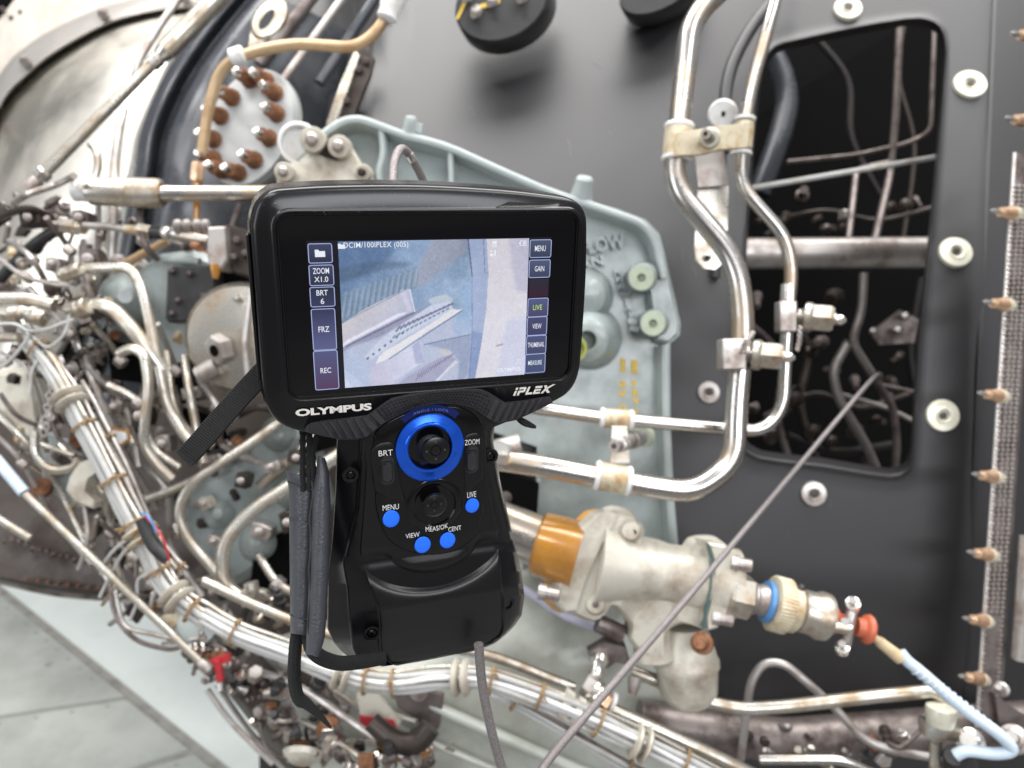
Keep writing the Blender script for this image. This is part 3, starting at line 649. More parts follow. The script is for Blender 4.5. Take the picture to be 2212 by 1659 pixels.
n = len(pts); g.tube(pts, [.0041 if i < n*.55 else .0041*(1-(i-n*.55)/(n*.45))**.8+.0002 for i in range(n)], 10); g.make('cord_end', M['fabric'], t_)
g = G(); pts = spline(PP([(1112, 895, .47), (1125, 908, .468), (1140, 916, .467), (1158, 923, .466)]), 6); n = len(pts); g.tube(pts, [.0009+.0015*math.sin(math.pi*min(1, i/n*1.05)) for i in range(n)], 10)
g.make('cord_tip', M['fabric'], label='frayed black cord tip poking out under the right grip of the scope', cat='cord')
# ================================================================== materials of the engine
B = {}
B['steel'] = mat('stainless_tube_steel', (.55, .525, .50), .21, 1, (.44, .35, .26), .55, 16, .05, 60)
B['bright'] = mat('polished_tube_steel', (.84, .81, .77), .19, .95, (.62, .56, .48), .3, 10)
B['dull'] = mat('dull_grey_steel', (.50, .47, .45), .40, .75, (.26, .20, .17), .5, 20, .1, 200)
B['dark'] = mat('grimy_dark_steel', (.20, .17, .16), .42, .6, (.07, .05, .045), .6, 26, .2, 160)
B['dark2'] = mat('shaded_grey_steel', (.30, .28, .27), .45, .6, (.16, .12, .10), .5, 20)  # dull steel dimmed in colour for the shade inside the opening
B['brown'] = mat('heat_browned_casing', (.060, .048, .042), .38, .5, (.035, .025, .02), .6, 14, .25, 90)
B['painted'] = mat('cream_painted_tube', (.58, .555, .50), .27, .8, (.34, .26, .18), .6, 26, .05, 100)
B['cream'] = mat('cream_anodised_band', (.60, .54, .40), .42, .25, (.36, .21, .08), .55, 40, .1, 200)
B['cast'] = mat('cream_cast_metal', (.60, .57, .49), .38, .15, (.30, .24, .18), .5, 13, .3, 120)
B['cushion'] = mat('white_silicone_cushion', (.74, .74, .74), .5, 0, (.62, .58, .52), .4, 60)
B['sage'] = mat('sage_green_enamel', (.315, .36, .355), .30, 0, (.22, .25, .24), .55, 16, .2, 140, coat=.4)
B['sagerim'] = mat('sage_green_rim', (.37, .415, .41), .30, 0, (.31, .35, .345), .5, 10, .1, 80, coat=.4)
B['palegreen'] = mat('pale_green_primer', (.44, .49, .38), .42, 0, (.36, .39, .30), .4, 50)
B['olive'] = mat('pale_olive_casing', (.50, .52, .47), .36, .1, (.30, .30, .25), .6, 5, .1, 60, coat=.3)
B['comp'] = mat('black_composite_panel', (.011, .010, .012), .50, 0, None, .4, 9, .12, 300, spec=.8, coat=.0)
B['compedge'] = mat('black_composite_flange', (.045, .045, .05), .32, 0, (.03, .03, .03), .5, 20, .1, 200, spec=.7)
B['gloss'] = mat('black_enamel_casing', (.05, .055, .065), .22, .25, (.09, .09, .10), .5, 6, .05, 60, spec=.7)
B['cav'] = mat('shade_dark_pipe', (.010, .008, .008), .6, .2, (.025, .018, .015), .5, 12)  # colour darkened for the dimness deep inside the opening
B['void'] = mat('shade_black', (.004, .004, .004), .9, 0, spec=.05)  # flat black that stands in for shade in holes and gaps
B['black'] = mat('black_rubber_part', (.02, .02, .021), .45, 0, (.035, .035, .035), .4, 60, .1, 400)
B['satin'] = mat('satin_titanium_cowl', (.92, .88, .79), .30, .95, (.80, .76, .68), .6, 3, .03, 40)
B['flange'] = mat('grey_flange_metal', (.36, .34, .32), .38, .5, (.34, .31, .28), .5, 8, .1, 100)
B['beige'] = mat('beige_weathered_skin', (.50, .46, .41), .6, .1, (.36, .29, .23), .6, 7, .2, 60)
B['rust'] = mat('rusty_bolt', (.27, .13, .065), .78, .2, (.14, .05, .025), .6, 90, .6, 500)
B['copper'] = mat('copper_insert', (.74, .50, .33), .34, .8, (.50, .30, .18), .5, 90)
B['tan'] = mat('tan_coated_tube', (.56, .40, .24), .33, .4, (.40, .25, .13), .5, 18)
B['wire'] = mat('white_wire_sleeve', (.45, .45, .44), .5, 0, (.36, .33, .28), .4, 30, .05, 200)
B['tie'] = mat('waxed_lacing_cord', (.30, .20, .10), .75, 0, (.16, .10, .05), .6, 120, .5, 600)
B['orange'] = mat('amber_sealed_collar', (.44, .20, .03), .18, .1, (.30, .13, .02), .5, 14, coat=.8)
B['amber'] = mat('amber_gasket', (.50, .26, .06), .35, 0, (.5, .25, .06), .5, 30)
B['bluering'] = mat('blue_marking_band', (.08, .23, .50), .4)
B['redsil'] = mat('orange_red_silicone', (.50, .12, .06), .45)
B['red'] = mat('red_paint', (.50, .035, .045), .4, 0, (.45, .03, .03), .5, 40)
B['sleeve'] = mat('pale_blue_sleeve', (.56, .66, .76), .42, 0, (.50, .60, .70), .4, 30)
B['tansleeve'] = mat('tan_braided_sleeve', (.60, .47, .30), .7, 0, (.50, .38, .23), .5, 90, .5, 700)
B['lilac'] = mat('lilac_grey_sleeve', (.50, .50, .62), .4, 0, (.42, .42, .52), .4, 30)
B['braid'] = mat('tungsten_braid', (.33, .30, .30), .42, .7, (.20, .18, .18), .6, 900, .8, 1800)
B['yellow'] = mat('yellow_stencil_paint', (.72, .50, .07), .6)
B['disc'] = mat('pale_lavender_plate', (.62, .64, .64), .30, .3, (.50, .51, .52), .4, 6, coat=.3)
B['zinc'] = mat('cream_zinc_washer', (.70, .69, .58), .36, .3, (.58, .54, .42), .5, 40)
B['dim_floor'] = mat('darkened_floor', (.17, .165, .16), .7, 0, (.12, .12, .115), .6, 3, .2, 60)  # floor out of view, darkened to dim its reflection in the scope
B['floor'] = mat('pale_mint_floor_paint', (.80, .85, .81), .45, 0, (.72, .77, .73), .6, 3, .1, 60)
B['slab'] = mat('grey_painted_slab', (.45, .47, .43), .5, 0, (.33, .34, .31), .7, 3.2, .1, 40)
B['joint'] = mat('grimy_joint', (.34, .33, .30), .8, 0, (.22, .21, .19), .5, 20)
B['mesh'] = mat('silvery_mesh_seal', (.86, .82, .79), .30, .75, (.62, .55, .50), .5, 60)

def R_(r, d): return r*d/F                                       # radius in frame units -> metres at depth d
def T(name, label, cat, pts, r, m, bend=22, d=None, seg=14, parent=None, rend=None, group=None, sp=False, **k):
    pts3 = PP(pts, d); dm = sum((p[2] if len(p) > 2 else d) for p in pts)/len(pts)
    q = spline(pts3, 6) if sp else fillet(pts3, bend*dm/F)
    r0 = R_(r, dm); rr = r0 if rend is None else [r0+(R_(rend, dm)-r0)*i/(len(q)-1) for i in range(len(q))]
    return G().tube(q, rr, seg).make(name, m, parent, label=label, cat=cat, group=group, **k)
def disc_prof(r, L, b=.1): return [(0, 0.001), (0, r*(1-b)), (L*.12, r), (L, r)]
def lat(name, m, a, b, prof, parent=None, seg=20, **k):
    "lathe from frame point a=(x,y,d) towards b; prof: (fraction along, radius in frame units)"
    A_, B_ = P(*a), P(*b); ax = B_-A_; Ln = ax.length; dm = (a[2]+b[2])/2
    return G().lathe(A_, ax, [(t*Ln, R_(r, dm)) for t, r in prof], seg).make(name, m, parent, **k)
def lata(name, m, o, ax, ln, d, prof, parent=None, seg=20, **k): return G().lathe(o, ax, [(t*ln, R_(r, d)) for t, r in prof], seg).make(name, m, parent, **k)
def nut(name, m, a, b, r, parent=None, **k): return lat(name, m, a, b, [(0, r*.86), (.12, r), (.88, r), (1, r*.86)], parent, seg=6, smooth=20, **k)
def slab(name, m, pts, d, th, parent=None, bev=0, ext=None, smooth=30, **k):
    e = (ext if ext is not None else FWD)*th
    return G().prism(PP(pts, d), e, bev).make(name, m, parent, smooth, **k)
def loft(name, m, curves, n=60, sub=6, parent=None, smooth=60, **k):
    "surface through frame curves of (x, y, d)"
    rows = []
    for c in curves:
        pts = spline(PP(c), 12); Ls = [0]
        for i in range(1, len(pts)): Ls.append(Ls[-1]+(pts[i]-pts[i-1]).length)
        row = []; j = 0
        for i in range(n):
            t = Ls[-1]*i/(n-1)
            while j < len(Ls)-2 and Ls[j+1] < t: j += 1
            f = (t-Ls[j])/max(1e-9, Ls[j+1]-Ls[j]); row.append(pts[j].lerp(pts[j+1], min(1, f)))
        rows.append(row)
    cols = [spline([r[i] for r in rows], sub) for i in range(n)]
    return G().grid([[c[k_] for c in cols] for k_ in range(len(cols[0]))]).make(name, m, parent, smooth, **k)
def FL(x, y, z=0):
    "frame position on the horizontal plane z"
    d = RIGHT*((x-1106)/F)+FWD+UP*((829.5-y)/F); t = (z-CAM.z)/d.z; return CAM+d*t

# ------------------------------------------------------------------ floor
g = G(); g.add([(-14, -8, 0), (14, -8, 0), (14, 16, 0), (-14, 16, 0)], [(0, 1, 2, 3)]); g.make('ground', B['dim_floor'], smooth=0, kind='structure')
a, b = FL(-300, 1045, 0), FL(560, 1752, 0); u = (b-a).normalized(); pn = Vector((u.y, -u.x, 0)); pn = pn if pn.x < 0 or pn.y < 0 else -pn
if (FL(50, 1500)-a).dot(pn) < 0: pn = -pn
fl = empty('floor_slabs', (0, 0, 0)); fl['kind'] = 'structure'; fl.name = 'pavement'; ORG[fl.name] = Vector((0, 0, 0))
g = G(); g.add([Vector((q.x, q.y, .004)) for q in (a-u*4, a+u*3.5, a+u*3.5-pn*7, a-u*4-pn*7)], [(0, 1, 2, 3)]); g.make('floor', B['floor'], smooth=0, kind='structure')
def on_slab(s, t, z): p = a+u*s+pn*t; return Vector((p.x, p.y, z))
def slen(x, y): p = FL(x, y); return (p-a).dot(u), (p-a).dot(pn)
j1, j2 = slen(440, 1492), slen(0, 1560); k1, k2 = slen(600, 1575), slen(340, 1659)
def jl(t, A_, B_): return A_[0]+(B_[0]-A_[0])*(t-A_[1])/((B_[1]-A_[1]) or 1e-6)
bounds = [lambda t: -3, lambda t: jl(t, j1, j2), lambda t: jl(t, k1, k2), lambda t: 3.5]
for i in range(3):
    g = G(); ga = .012; q = [(bounds[i](0)+ga, 0), (bounds[i+1](0)-ga, 0), (bounds[i+1](1.3)-ga, 1.3), (bounds[i](1.3)+ga, 1.3)]
    g.prism([on_slab(s, t, .018) for s, t in q], (0, 0, -.014), .004); g.make('floor_panel', B['slab'], fl, 20)
g = G(); g.add([on_slab(s, t, .008) for s, t in ((-3, -.03), (3.5, -.03), (3.5, 1.3), (-3, 1.3))], [(0, 1, 2, 3)]); g.make('panel_joint', B['joint'], fl, 0)
rnd = random.Random(7)
for i in range(16):
    p = on_slab(rnd.uniform(.1, 2.2), rnd.uniform(.03, .8), .0185); G().lathe(p, (0, 0, 1), [(0, .012), (.0015, .011), (.002, .006)], 12).make('floor_stud', B['joint'], fl)

for i in range(44):
    p = on_slab(-.9+i*.075, .02, .0185); G().lathe(p, (0, 0, 1), [(0, .005), (.0015, .005), (.002, .003)], 8).make('floor_rivet', B['joint'], fl)
for A_, B_ in ((j1, j2), (k1, k2)):
    for i in range(12):
        t = .05+i*.07; p = on_slab(jl(t, A_, B_)+.035, t, .0185); G().lathe(p, (0, 0, 1), [(0, .005), (.0015, .005), (.002, .003)], 8).make('floor_rivet', B['joint'], fl)
# ------------------------------------------------------------------ outer skin, flange, cowl (upper left)
lo = [(-160, 420, 1.75), (-80, 180, 1.75), (0, 40, 1.75), (100, -60, 1.75), (300, -140, 1.75), (520, -190, 1.75)]
e1 = [(-140, 560, 1.72), (-90, 330, 1.72), (0, 160, 1.72), (57, 100, 1.72), (120, 60, 1.72), (215, 17, 1.72), (300, -6, 1.72), (400, -28, 1.72), (540, -60, 1.74)]
e1b = [(p[0]+2, p[1]+3, 1.66) for p in e1]
e2 = [(-130, 700, 1.63), (-80, 420, 1.63), (0, 226, 1.63), (62, 155, 1.63), (125, 106, 1.63), (225, 52, 1.63), (300, 29, 1.63), (375, 17, 1.64), (520, 6, 1.66)]
e2b = [(p[0]+3, p[1]+4, 1.68) for p in e2]
sk = thing('aircraft_skin', P(20, 60, 1.75), 'beige weathered metal skin with rivets in the upper left corner', 'skin panel')
loft('skin_sheet', B['beige'], [lo, e1], 40, 4, sk)
for x, y in ((45, 27), (25, 39), (60, 50), (37, 61), (74, 76), (52, 86), (212, 5), (5, 20), (90, 30), (15, 112), (120, 20), (150, 8)):
    lat('rivet', B['dark'], (x, y, 1.75), (x, y, 1.738), [(0, 6), (.5, 6), (1, 4)], sk, 10)
fg = thing('cowl_flange', P(120, 90, 1.65), 'curved grey flange ring with dark bolts around the satin cowl', 'flange')
loft('flange_ring', B['flange'], [e1, e1b, e2, e2b], 60, 4, fg, 40)
for x, y in ((57, 132), (225, 30), (-20, 260), (400, -5)):
    lat('flange_bolt', B['dark'], (x, y, 1.66), (x-3, y+3, 1.60), [(0, 13), (.2, 13), (.25, 10), (1, 9)], fg, 8)
e3 = [(-60, 1000, 1.45), (90, 800, 1.42), (200, 620, 1.40), (250, 470, 1.38), (275, 370, 1.38), (310, 270, 1.38), (350, 180, 1.40), (400, 100, 1.42), (470, 20, 1.45), (540, -50, 1.47)]
em = [(-120, 860, 1.50), (-20, 640, 1.43), (60, 420, 1.42), (140, 270, 1.42), (230, 150, 1.44), (320, 80, 1.50), (400, 50, 1.54), (520, 0, 1.58)]
loft('engine_cowl', B['satin'], [e2b, [(p[0], p[1], p[2]+.03) for p in e2b], em, e3, [(p[0]+10, p[1]+6, p[2]+.08) for p in e3]], 80, 8, label='rounded satin metal cowl behind the diagonal rod, upper left', cat='engine cowl')
e4 = [(20, 1060, 1.42), (180, 820, 1.38), (268, 600, 1.34), (300, 450, 1.32), (318, 370, 1.32), (332, 280, 1.33), (375, 180, 1.34), (440, 80, 1.36), (530, -30, 1.38)]
e5 = [(p[0]+24, p[1]+10, p[2]+.05) for p in e4]
e6 = [(p[0]+44, p[1]+16, p[2]-.02) for p in e4]
e7 = [(p[0]+150, p[1]+60, p[2]+.0) for p in e4]
e8 = [(p[0]+330, p[1]+150, p[2]+.10) for p in e4]
loft('black_casing', B['gloss'], [[(p[0]-42, p[1]-6, p[2]+.10) for p in e4], [(p[0]-30, p[1], p[2]+.02) for p in e4], e4, e5, e6, e7, e8], 70, 7, label='glossy black ribbed casing with bluish reflections beside the round bolted plate', cat='casing')
# dark engine interior behind everything
core = thing('engine_core', P(400, 900, 1.4), 'brown grimy engine core casing packed with small fittings, lower left', 'engine core')
def rowc(y, ds, x0=-80, x1=1250): return [(x0+(x1-x0)*i/(len(ds)-1), y, d) for i, d in enumerate(ds)]
c1 = [(-90, 380, 1.7), (200, 420, 1.65), (600, 400, 1.6), (1250, 300, 1.6)]
c2 = [(-90, 640, 1.62), (200, 640, 1.50), (600, 640, 1.42), (1250, 640, 1.45)]
c3 = [(-90, 900, 1.40), (200, 930, 1.36), (600, 960, 1.30), (1250, 960, 1.35)]
c4 = [(-90, 1180, 1.30), (120, 1215, 1.28), (400, 1290, 1.22), (620, 1480, 1.15), (900, 1700, 1.15)]
c5 = [(-90, 1236, 1.30), (0, 1256, 1.30), (120, 1282, 1.30), (235, 1292, 1.29), (330, 1335, 1.24), (450, 1450, 1.20), (560, 1580, 1.18), (650, 1730, 1.17)]
c6 = [(p[0]+10, p[1]-30, p[2]+.25) for p in c5]
loft('core_casing', B['brown'], [c1, c2, c3, c4, c5, c6], 70, 7, core)
loft('casing_rim', B['dark'], [[(p[0], p[1]-22, p[2]-.012) for p in c5[:4]], [(p[0], p[1]-4, p[2]-.02) for p in c5[:4]], [(p[0], p[1]+7, p[2]-.004) for p in c5[:4]], [(p[0], p[1]+3, p[2]+.05) for p in c5[:4]]], 30, 3, core)
for i in range(11): lat('casing_bolt', B['rust'], (60+i*22, 1252+i*3.0-(i > 6)*2, 1.268), (58+i*22, 1250+i*3.0, 1.25), [(0, 4), (.3, 4), (1, 2.5)], core, 8)
for i in range(16): lat('casing_bolt', B['dark'], (10+i*15, 1170+i*4+rnd.uniform(-12, 12), 1.285), (10+i*15, 1168+i*4, 1.26), [(0, 4), (1, 3)], core, 6)
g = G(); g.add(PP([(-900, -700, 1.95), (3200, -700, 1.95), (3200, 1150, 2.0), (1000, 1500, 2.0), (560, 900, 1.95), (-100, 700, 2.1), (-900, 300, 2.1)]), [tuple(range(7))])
g.make('light_stop_sheet', B['void'], smooth=0, kind='structure')  # black sheet added to stop light coming in from behind

# ------------------------------------------------------------------ black composite panel with opening (right)
HOLE = [(1690, 95), (1765, 78), (1840, 62), (1900, 51), (1960, 42), (1990, 41), (2014, 46), (2034, 62), (2043, 86), (2044, 110), (2038, 200), (2028, 320), (2018, 430), (2005, 560), (1994, 660), (1985, 760), (1978, 860), (1972, 960), (1970, 990), (1964, 1008), (1946, 1022), (1920, 1025), (1880, 1020), (1780, 1003), (1680, 992), (1640, 986), (1615, 974), (1598, 950), (1592, 910), (1594, 800), (1600, 700), (1606, 560), (1614, 430), (1624, 300), (1634, 200), (1644, 145), (1660, 115), (1675, 101)]
def pd(x, y):
    s = max(0, min(1.4, (650-y)/800)); q = max(0, min(1, (1720-x)/700)); d = 1.06+(.13+.16*q)*s**1.25+.03*max(0, (900-y)/900)
    xl = 830-.38*y if y < 420 else 690+(y-420)*2.2 if y < 600 else 1086 if y < 1150 else 1086+min(400, (y-1150)*5)
    d += .55*max(0, min(1, (xl-x)/70))
    if x > 2140-.04*y: d += .00013*(x-2140+.04*y)
    d += .03*max(0, (y-1250)/400)
    return d
pan = thing('composite_panel', P(1700, 700, 1.06), 'black composite duct panel with a large rounded opening', 'duct panel')
g = G(); NN = 144; hc = (1820, 540); ho = []
for k in range(NN):
    a_ = 2*math.pi*(k+.5)/NN
    best = 0; dx, dy = math.cos(a_)*.42, math.sin(a_)
    for i in range(len(HOLE)):
        x1, y1 = HOLE[i][0]-hc[0], HOLE[i][1]-hc[1]; x2, y2 = HOLE[(i+1) % len(HOLE)][0]-hc[0], HOLE[(i+1) % len(HOLE)][1]-hc[1]
        den = dx*(y2-y1)-dy*(x2-x1)
        if abs(den) < 1e-9: continue
        t = (x1*(y2-y1)-y1*(x2-x1))/den; s = (x1*dy-y1*dx)/den
        if -1e-6 <= s <= 1+1e-6 and t > best: best = t
    tx_ = min([(v-c)/w_ for v, c, w_ in ((2330, hc[0], dx), (560, hc[0], dx)) if w_ and (v-c)/w_ > 0] or [1e9])
    ty_ = min([(v-c)/w_ for v, c, w_ in ((1800, hc[1], dy), (-190, hc[1], dy)) if w_ and (v-c)/w_ > 0] or [1e9])
    T_ = min(tx_, ty_); ho.append((dx, dy, best, T_))
rows = []
def hp(k, t, dd=0, extra=0):
    dx, dy, b_, T_ = ho[k]; x, y = hc[0]+dx*t, hc[1]+dy*t; return P(x, y, pd(x, y)+dd)
for f, dd in ((-.03, .075), (-.018, .030), (-.008, .010), (-.002, .002), (0, -.001), (.006, -.003), (.014, -.003), (.026, -.001), (.045, 0)):
    rows.append([hp(k, ho[k][2]*(1+f) if f < 0 else ho[k][2]+f*430*(.5+.5*min(1, (ho[k][3]-ho[k][2])/300)), dd) for k in range(NN)])
for i in range(1, 26):
    f = i/25; rows.append([hp(k, (ho[k][2]+.045*430*(.5+.5*min(1, (ho[k][3]-ho[k][2])/300)))*(1-f)+ho[k][3]*f) for k in range(NN)])
g.grid(rows, True); g.make('panel_skin', B['comp'], pan, 60)
loft('panel_fold', B['comp'], [[(2150-.042*y, y, pd(2150-.042*y, y)+.002) for y in (-80, 300, 700, 1100, 1500, 1720)], [(2153-.042*y, y, pd(2153-.042*y, y)-.0035) for y in (-80, 300, 700, 1100, 1500, 1720)], [(2260-.042*y, y, pd(2260-.042*y, y)-.0045) for y in (-80, 300, 700, 1100, 1500, 1720)]], 40, 2, pan, 20)
_r9 = random.Random(9); g = G()
for i in range(60):
    x, y = _r9.uniform(1000, 2180), _r9.uniform(-40, 1500); a_ = _r9.gauss(1.2, .5); L_ = _r9.uniform(6, 40)
    x2, y2 = x+L_*math.cos(a_), y+L_*math.sin(a_); w_ = _r9.uniform(.25, .6)
    if 1570 < x < 2065 and 20 < y < 1050: continue
    g.add([P(x-w_, y, pd(x, y)-.0012), P(x+w_, y, pd(x, y)-.0012), P(x2+w_, y2, pd(x2, y2)-.0012), P(x2-w_, y2, pd(x2, y2)-.0012)], [(0, 1, 2, 3)])
g.make('scratches', mat('scuff_marks', (.16, .16, .17), .6), pan, 0, kind='stuff')
def grommet(x, y, rx=1.0, m=None, parent=pan, name='fastener'):
    d = pd(x, y) if x < 2300 else 1.06
    c0 = P(x, y, pd(x, y)); nn = (P(x+30, y, pd(x+30, y))-P(x-30, y, pd(x-30, y))).cross(P(x, y+30, pd(x, y+30))-P(x, y-30, pd(x, y-30))).normalized()
    if nn.dot(FWD) > 0: nn = -nn
    nn = (nn-RIGHT*.10+UP*.05).normalized()
    n = lata(name, m or B['zinc'], c0-nn*.001, nn, .0095, d, [(0, 33*rx), (.5, 33*rx), (.75, 31*rx), (.82, 17*rx), (1, 15*rx), (.9, 12*rx), (.5, 10*rx), (.5, 1)], parent, 28, smooth=40)
    lata('socket', B['brown'], c0+nn*.004, nn, .0024, d, [(0, 8), (1, 8)], n, 12)
for x, y, s, m in ((1830, 22, .9, None), (2093, 185, 1.05, None), (2062, 547, 1.05, None), (2034, 898, 1.05, None), (1756, 1066, .82, B['dull']), (1530, 848, .72, B['dull'])): grommet(x, y, s, m)
# things seen inside the opening, steel darkened to put its shade in the colour
T('duct_tube', 'fat dull steel tube crossing inside the panel opening', 'duct tube', [(1560, 548, 1.34), (2090, 545, 1.34)], 34, B['dull'])
T('control_cable', 'thin pale cable stretched across the top of the opening', 'cable', [(1590, 412, 1.22), (2060, 333, 1.22)], 6, B['wire'], seg=8)
T('inner_tube', 'upright thin tube in the upper part of the dark opening', 'tube', [(1945, 20, 1.5), (1935, 250, 1.5), (1922, 380, 1.5), (1885, 540, 1.36)], 8, B['dark'])
T('inner_tube', 'curved thin tube at the right of the dark opening', 'tube', [(1700, 350, 1.5), (1850, 335, 1.5), (1960, 310, 1.5), (2010, 285, 1.5), (2020, 20, 1.5)], 5, B['dark'])
T('inner_tube', 'short upright tube with a nut above the fat duct tube', 'tube', [(1920, 352, 1.5), (1850, 366, 1.5), (1830, 545, 1.38)], 7, B['dark'])
nut('inner_nut', B['dull'], (1828, 455, 1.48), (1826, 480, 1.48), 15, label='small dull nut above the fat duct tube in the opening', cat='nut')
T('inner_tube', 'kinked pale tube below the fat duct tube', 'tube', [(1866, 590, 1.3), (1862, 670, 1.3), (1840, 740, 1.3), (1885, 810, 1.3)], 9, B['dark2'])
T('inner_tube', 'bowed pale tube low in the opening', 'tube', [(1830, 745, 1.3), (1798, 800, 1.3), (1810, 860, 1.3), (1870, 960, 1.3), (1900, 1030, 1.3)], 10, B['dark2'])
T('inner_tube', 'dark tube falling to the lower right corner of the opening', 'tube', [(1890, 820, 1.36), (1930, 880, 1.36), (1938, 960, 1.36), (1930, 1040, 1.36)], 8, B['dark'])
T('inner_wire', 'pale thin wire slanting across the lower opening', 'wire', [(1810, 850, 1.4), (1915, 880, 1.4), (1985, 915, 1.4)], 5, B['dull'])
T('inner_wire', 'dark wire above the pale wire in the lower opening', 'wire', [(1900, 830, 1.42), (1990, 850, 1.42)], 4, B['dark'])
br = thing('inner_bracket', P(1940, 700, 1.4), 'dark bracket with bright bolts inside the opening', 'bracket')
slab('bracket_plate', B['dark'], [(1880, 720), (1945, 670), (1985, 690), (1975, 740), (1900, 745)], 1.42, .01, br)
for x, y in ((1958, 682), (1889, 715), (1942, 712)): lat('bolt', B['bright'], (x, y, 1.415), (x-3, y-2, 1.40), [(0, 9), (.5, 9), (1, 6)], br, 8)
for x, y, r in ((1760, 930, 16), (1800, 950, 12), (1850, 930, 18), (1830, 470, 9), (1960, 440, 14), (1925, 445, 12), (1770, 470, 8), (1700, 700, 22), (1805, 640, 20), (1880, 985, 12), (1720, 860, 18)):
    lat('inner_fitting', B['brown'], (x, y, 1.5), (x-14, y+8, 1.44), [(0, r), (.4, r), (.45, r*.7), (1, r*.6)], core, 8)
T('ridge_strip', 'raised black ridge running up from the panel opening behind the tubes', 'ridge', [(1560, 330, 1.075), (1570, 160, 1.10), (1620, 60, 1.12), (1720, -60, 1.15)], 14, B['comp'], 60)
T('ridge_strip', 'straight black ridge behind the bracket strap', 'ridge', [(1560, 330, 1.075), (1545, 600, 1.07)], 10, B['comp'])
nw = [([(1650, 80, 1.75), (1700, 220, 1.75), (1640, 420, 1.75)], 24, 'gloss'), ([(1960, 20, 1.7), (1940, 160, 1.7), (1975, 320, 1.7), (1950, 520, 1.7)], 5, 'brown'), ([(1700, 640, 1.6), (1745, 760, 1.6), (1730, 880, 1.58), (1780, 1040, 1.55)], 9, 'brown'), ([(1650, 900, 1.5), (1760, 850, 1.5), (1860, 880, 1.5), (1990, 840, 1.5)], 6, 'brown'), ([(1620, 700, 1.6), (1690, 780, 1.6), (1680, 900, 1.58), (1720, 1040, 1.55)], 8, 'dark'), ([(1700, 940, 1.45), (1800, 975, 1.45), (1930, 960, 1.45)], 9, 'cav'), ([(1740, 60, 1.8), (1830, 170, 1.8), (1840, 300, 1.8), (1900, 420, 1.8)], 7, 'cav'), ([(1660, 480, 1.6), (1780, 455, 1.6), (1900, 475, 1.6), (2040, 440, 1.6)], 5, 'brown'), ([(1990, 600, 1.5), (1965, 760, 1.5), (1985, 900, 1.5), (1950, 1040, 1.5)], 8, 'cav')]
cavity = thing('cavity_structure', P(1820, 600, 1.7), 'dim tangled brown pipes deep in the panel opening', 'pipes')
for pts_, r_, m_ in nw: T('strut', None, None, pts_, r_, B[m_], parent=cavity, sp=True)
_r = random.Random(3)
for i in range(26):
    x, y = _r.uniform(1620, 1980), _r.choice((_r.uniform(420, 500), _r.uniform(620, 1010), _r.uniform(700, 1010))); q_ = _r.uniform(6, 15)
    lat('cavity_fitting', B[_r.choice(('brown', 'dark', 'cav'))], (x, y, 1.6), (x+_r.uniform(-25, 25), y+_r.uniform(-25, 25), 1.55), [(0, q_), (.3, q_), (.35, q_*.6), (1, q_*.6)], cavity, 8)
# round black boss covers at the top
for (cx, cy, rx, ry, lab) in ((1085, 5, 108, 82, 'black round cover with bolts and yellow marks at the top edge'), (1425, -28, 96, 50, 'plain black round cover cut off by the top edge')):
    bt = thing('boss_cover', P(cx, cy, 1.15), lab, 'cover'); g = G(); rows = []
    for dd, f, oy in ((.06, 1.0, 24), (.0, 1.0, 12), (-.02, .99, 0), (-.024, .95, -3), (-.024, .5, -4), (-.024, .05, -4)):
        rows.append([P(cx+f*(rx*math.cos(t)*math.cos(-.5)-ry*math.sin(t)*math.sin(-.5))+oy*.6, cy+oy+f*(rx*math.cos(t)*math.sin(-.5)+ry*math.sin(t)*math.cos(-.5)), 1.17+dd) for t in [2*math.pi*i/60 for i in range(60)]])
    g.grid(rows, True); g.add(rows[-1], [tuple(range(60))]); g.make('cover_body', B['black'], bt, 40)
    if cx < 1200:
        for x, y in ((1025, 26), (1060, 2), (1125, -6), (1006, -8)):
            bo = lat('bolt', B['dull'], (x+6, y-3, 1.15), (x-2, y+6, 1.12), [(0, 13), (.3, 13), (.35, 8), (1, 8)], bt, 8)
        for pts in ([(985, 40), (990, 42), (1010, 0), (1003, -2)], [(1022, 20), (1040, 8), (1062, 4), (1080, -4), (1080, 6), (1058, 14), (1040, 18), (1028, 28)]):
            slab('yellow_mark', B['yellow'], pts, 1.1435, .001, bt)

# ------------------------------------------------------------------ sage green casting
sg = thing('green_casting', P(1250, 700, 1.0), 'sage green enamelled casting with raised rim, bosses and cast letters', 'casting')
out_ = [(640, 330), (662, 300), (700, 285), (722, 268), (745, 254), (775, 248), (815, 262), (870, 284), (960, 306), (1110, 374), (1200, 411), (1250, 430), (1330, 450), (1395, 474), (1424, 505), (1437, 552), (1455, 630), (1470, 700), (1468, 724), (1448, 742), (1448, 900), (1455, 1060), (1466, 1185), (1466, 1230), (1128, 1230), (1136, 1120), (1158, 1040), (1160, 965), (1070, 935), (1000, 900), (820, 500), (640, 420)]
g = G(); g.prism(PP(out_, 1.03), FWD*.05+RIGHT*.008); g.make('casting_plate', B['sage'], sg, 30)
def ridge(pts, wd, d0, h, name='rim'):
    p3 = fillet(PP(pts, d0), .03); g = G(); rows = []
    for i, p in enumerate(p3):
        t = (p3[min(len(p3)-1, i+1)]-p3[max(0, i-1)]).normalized(); s = t.cross(FWD).normalized()*R_(wd/2, d0); rows.append([p-s+FWD*h, p-s*.8+FWD*.002, p-s*.35, p+s*.35, p+s*.8+FWD*.002, p+s+FWD*h])
    g.grid(rows); g.add(rows[0], [tuple(range(6))]); g.add(rows[-1], [tuple(range(5, -1, -1))]); return g.make(name, B['sagerim'], sg, 50)
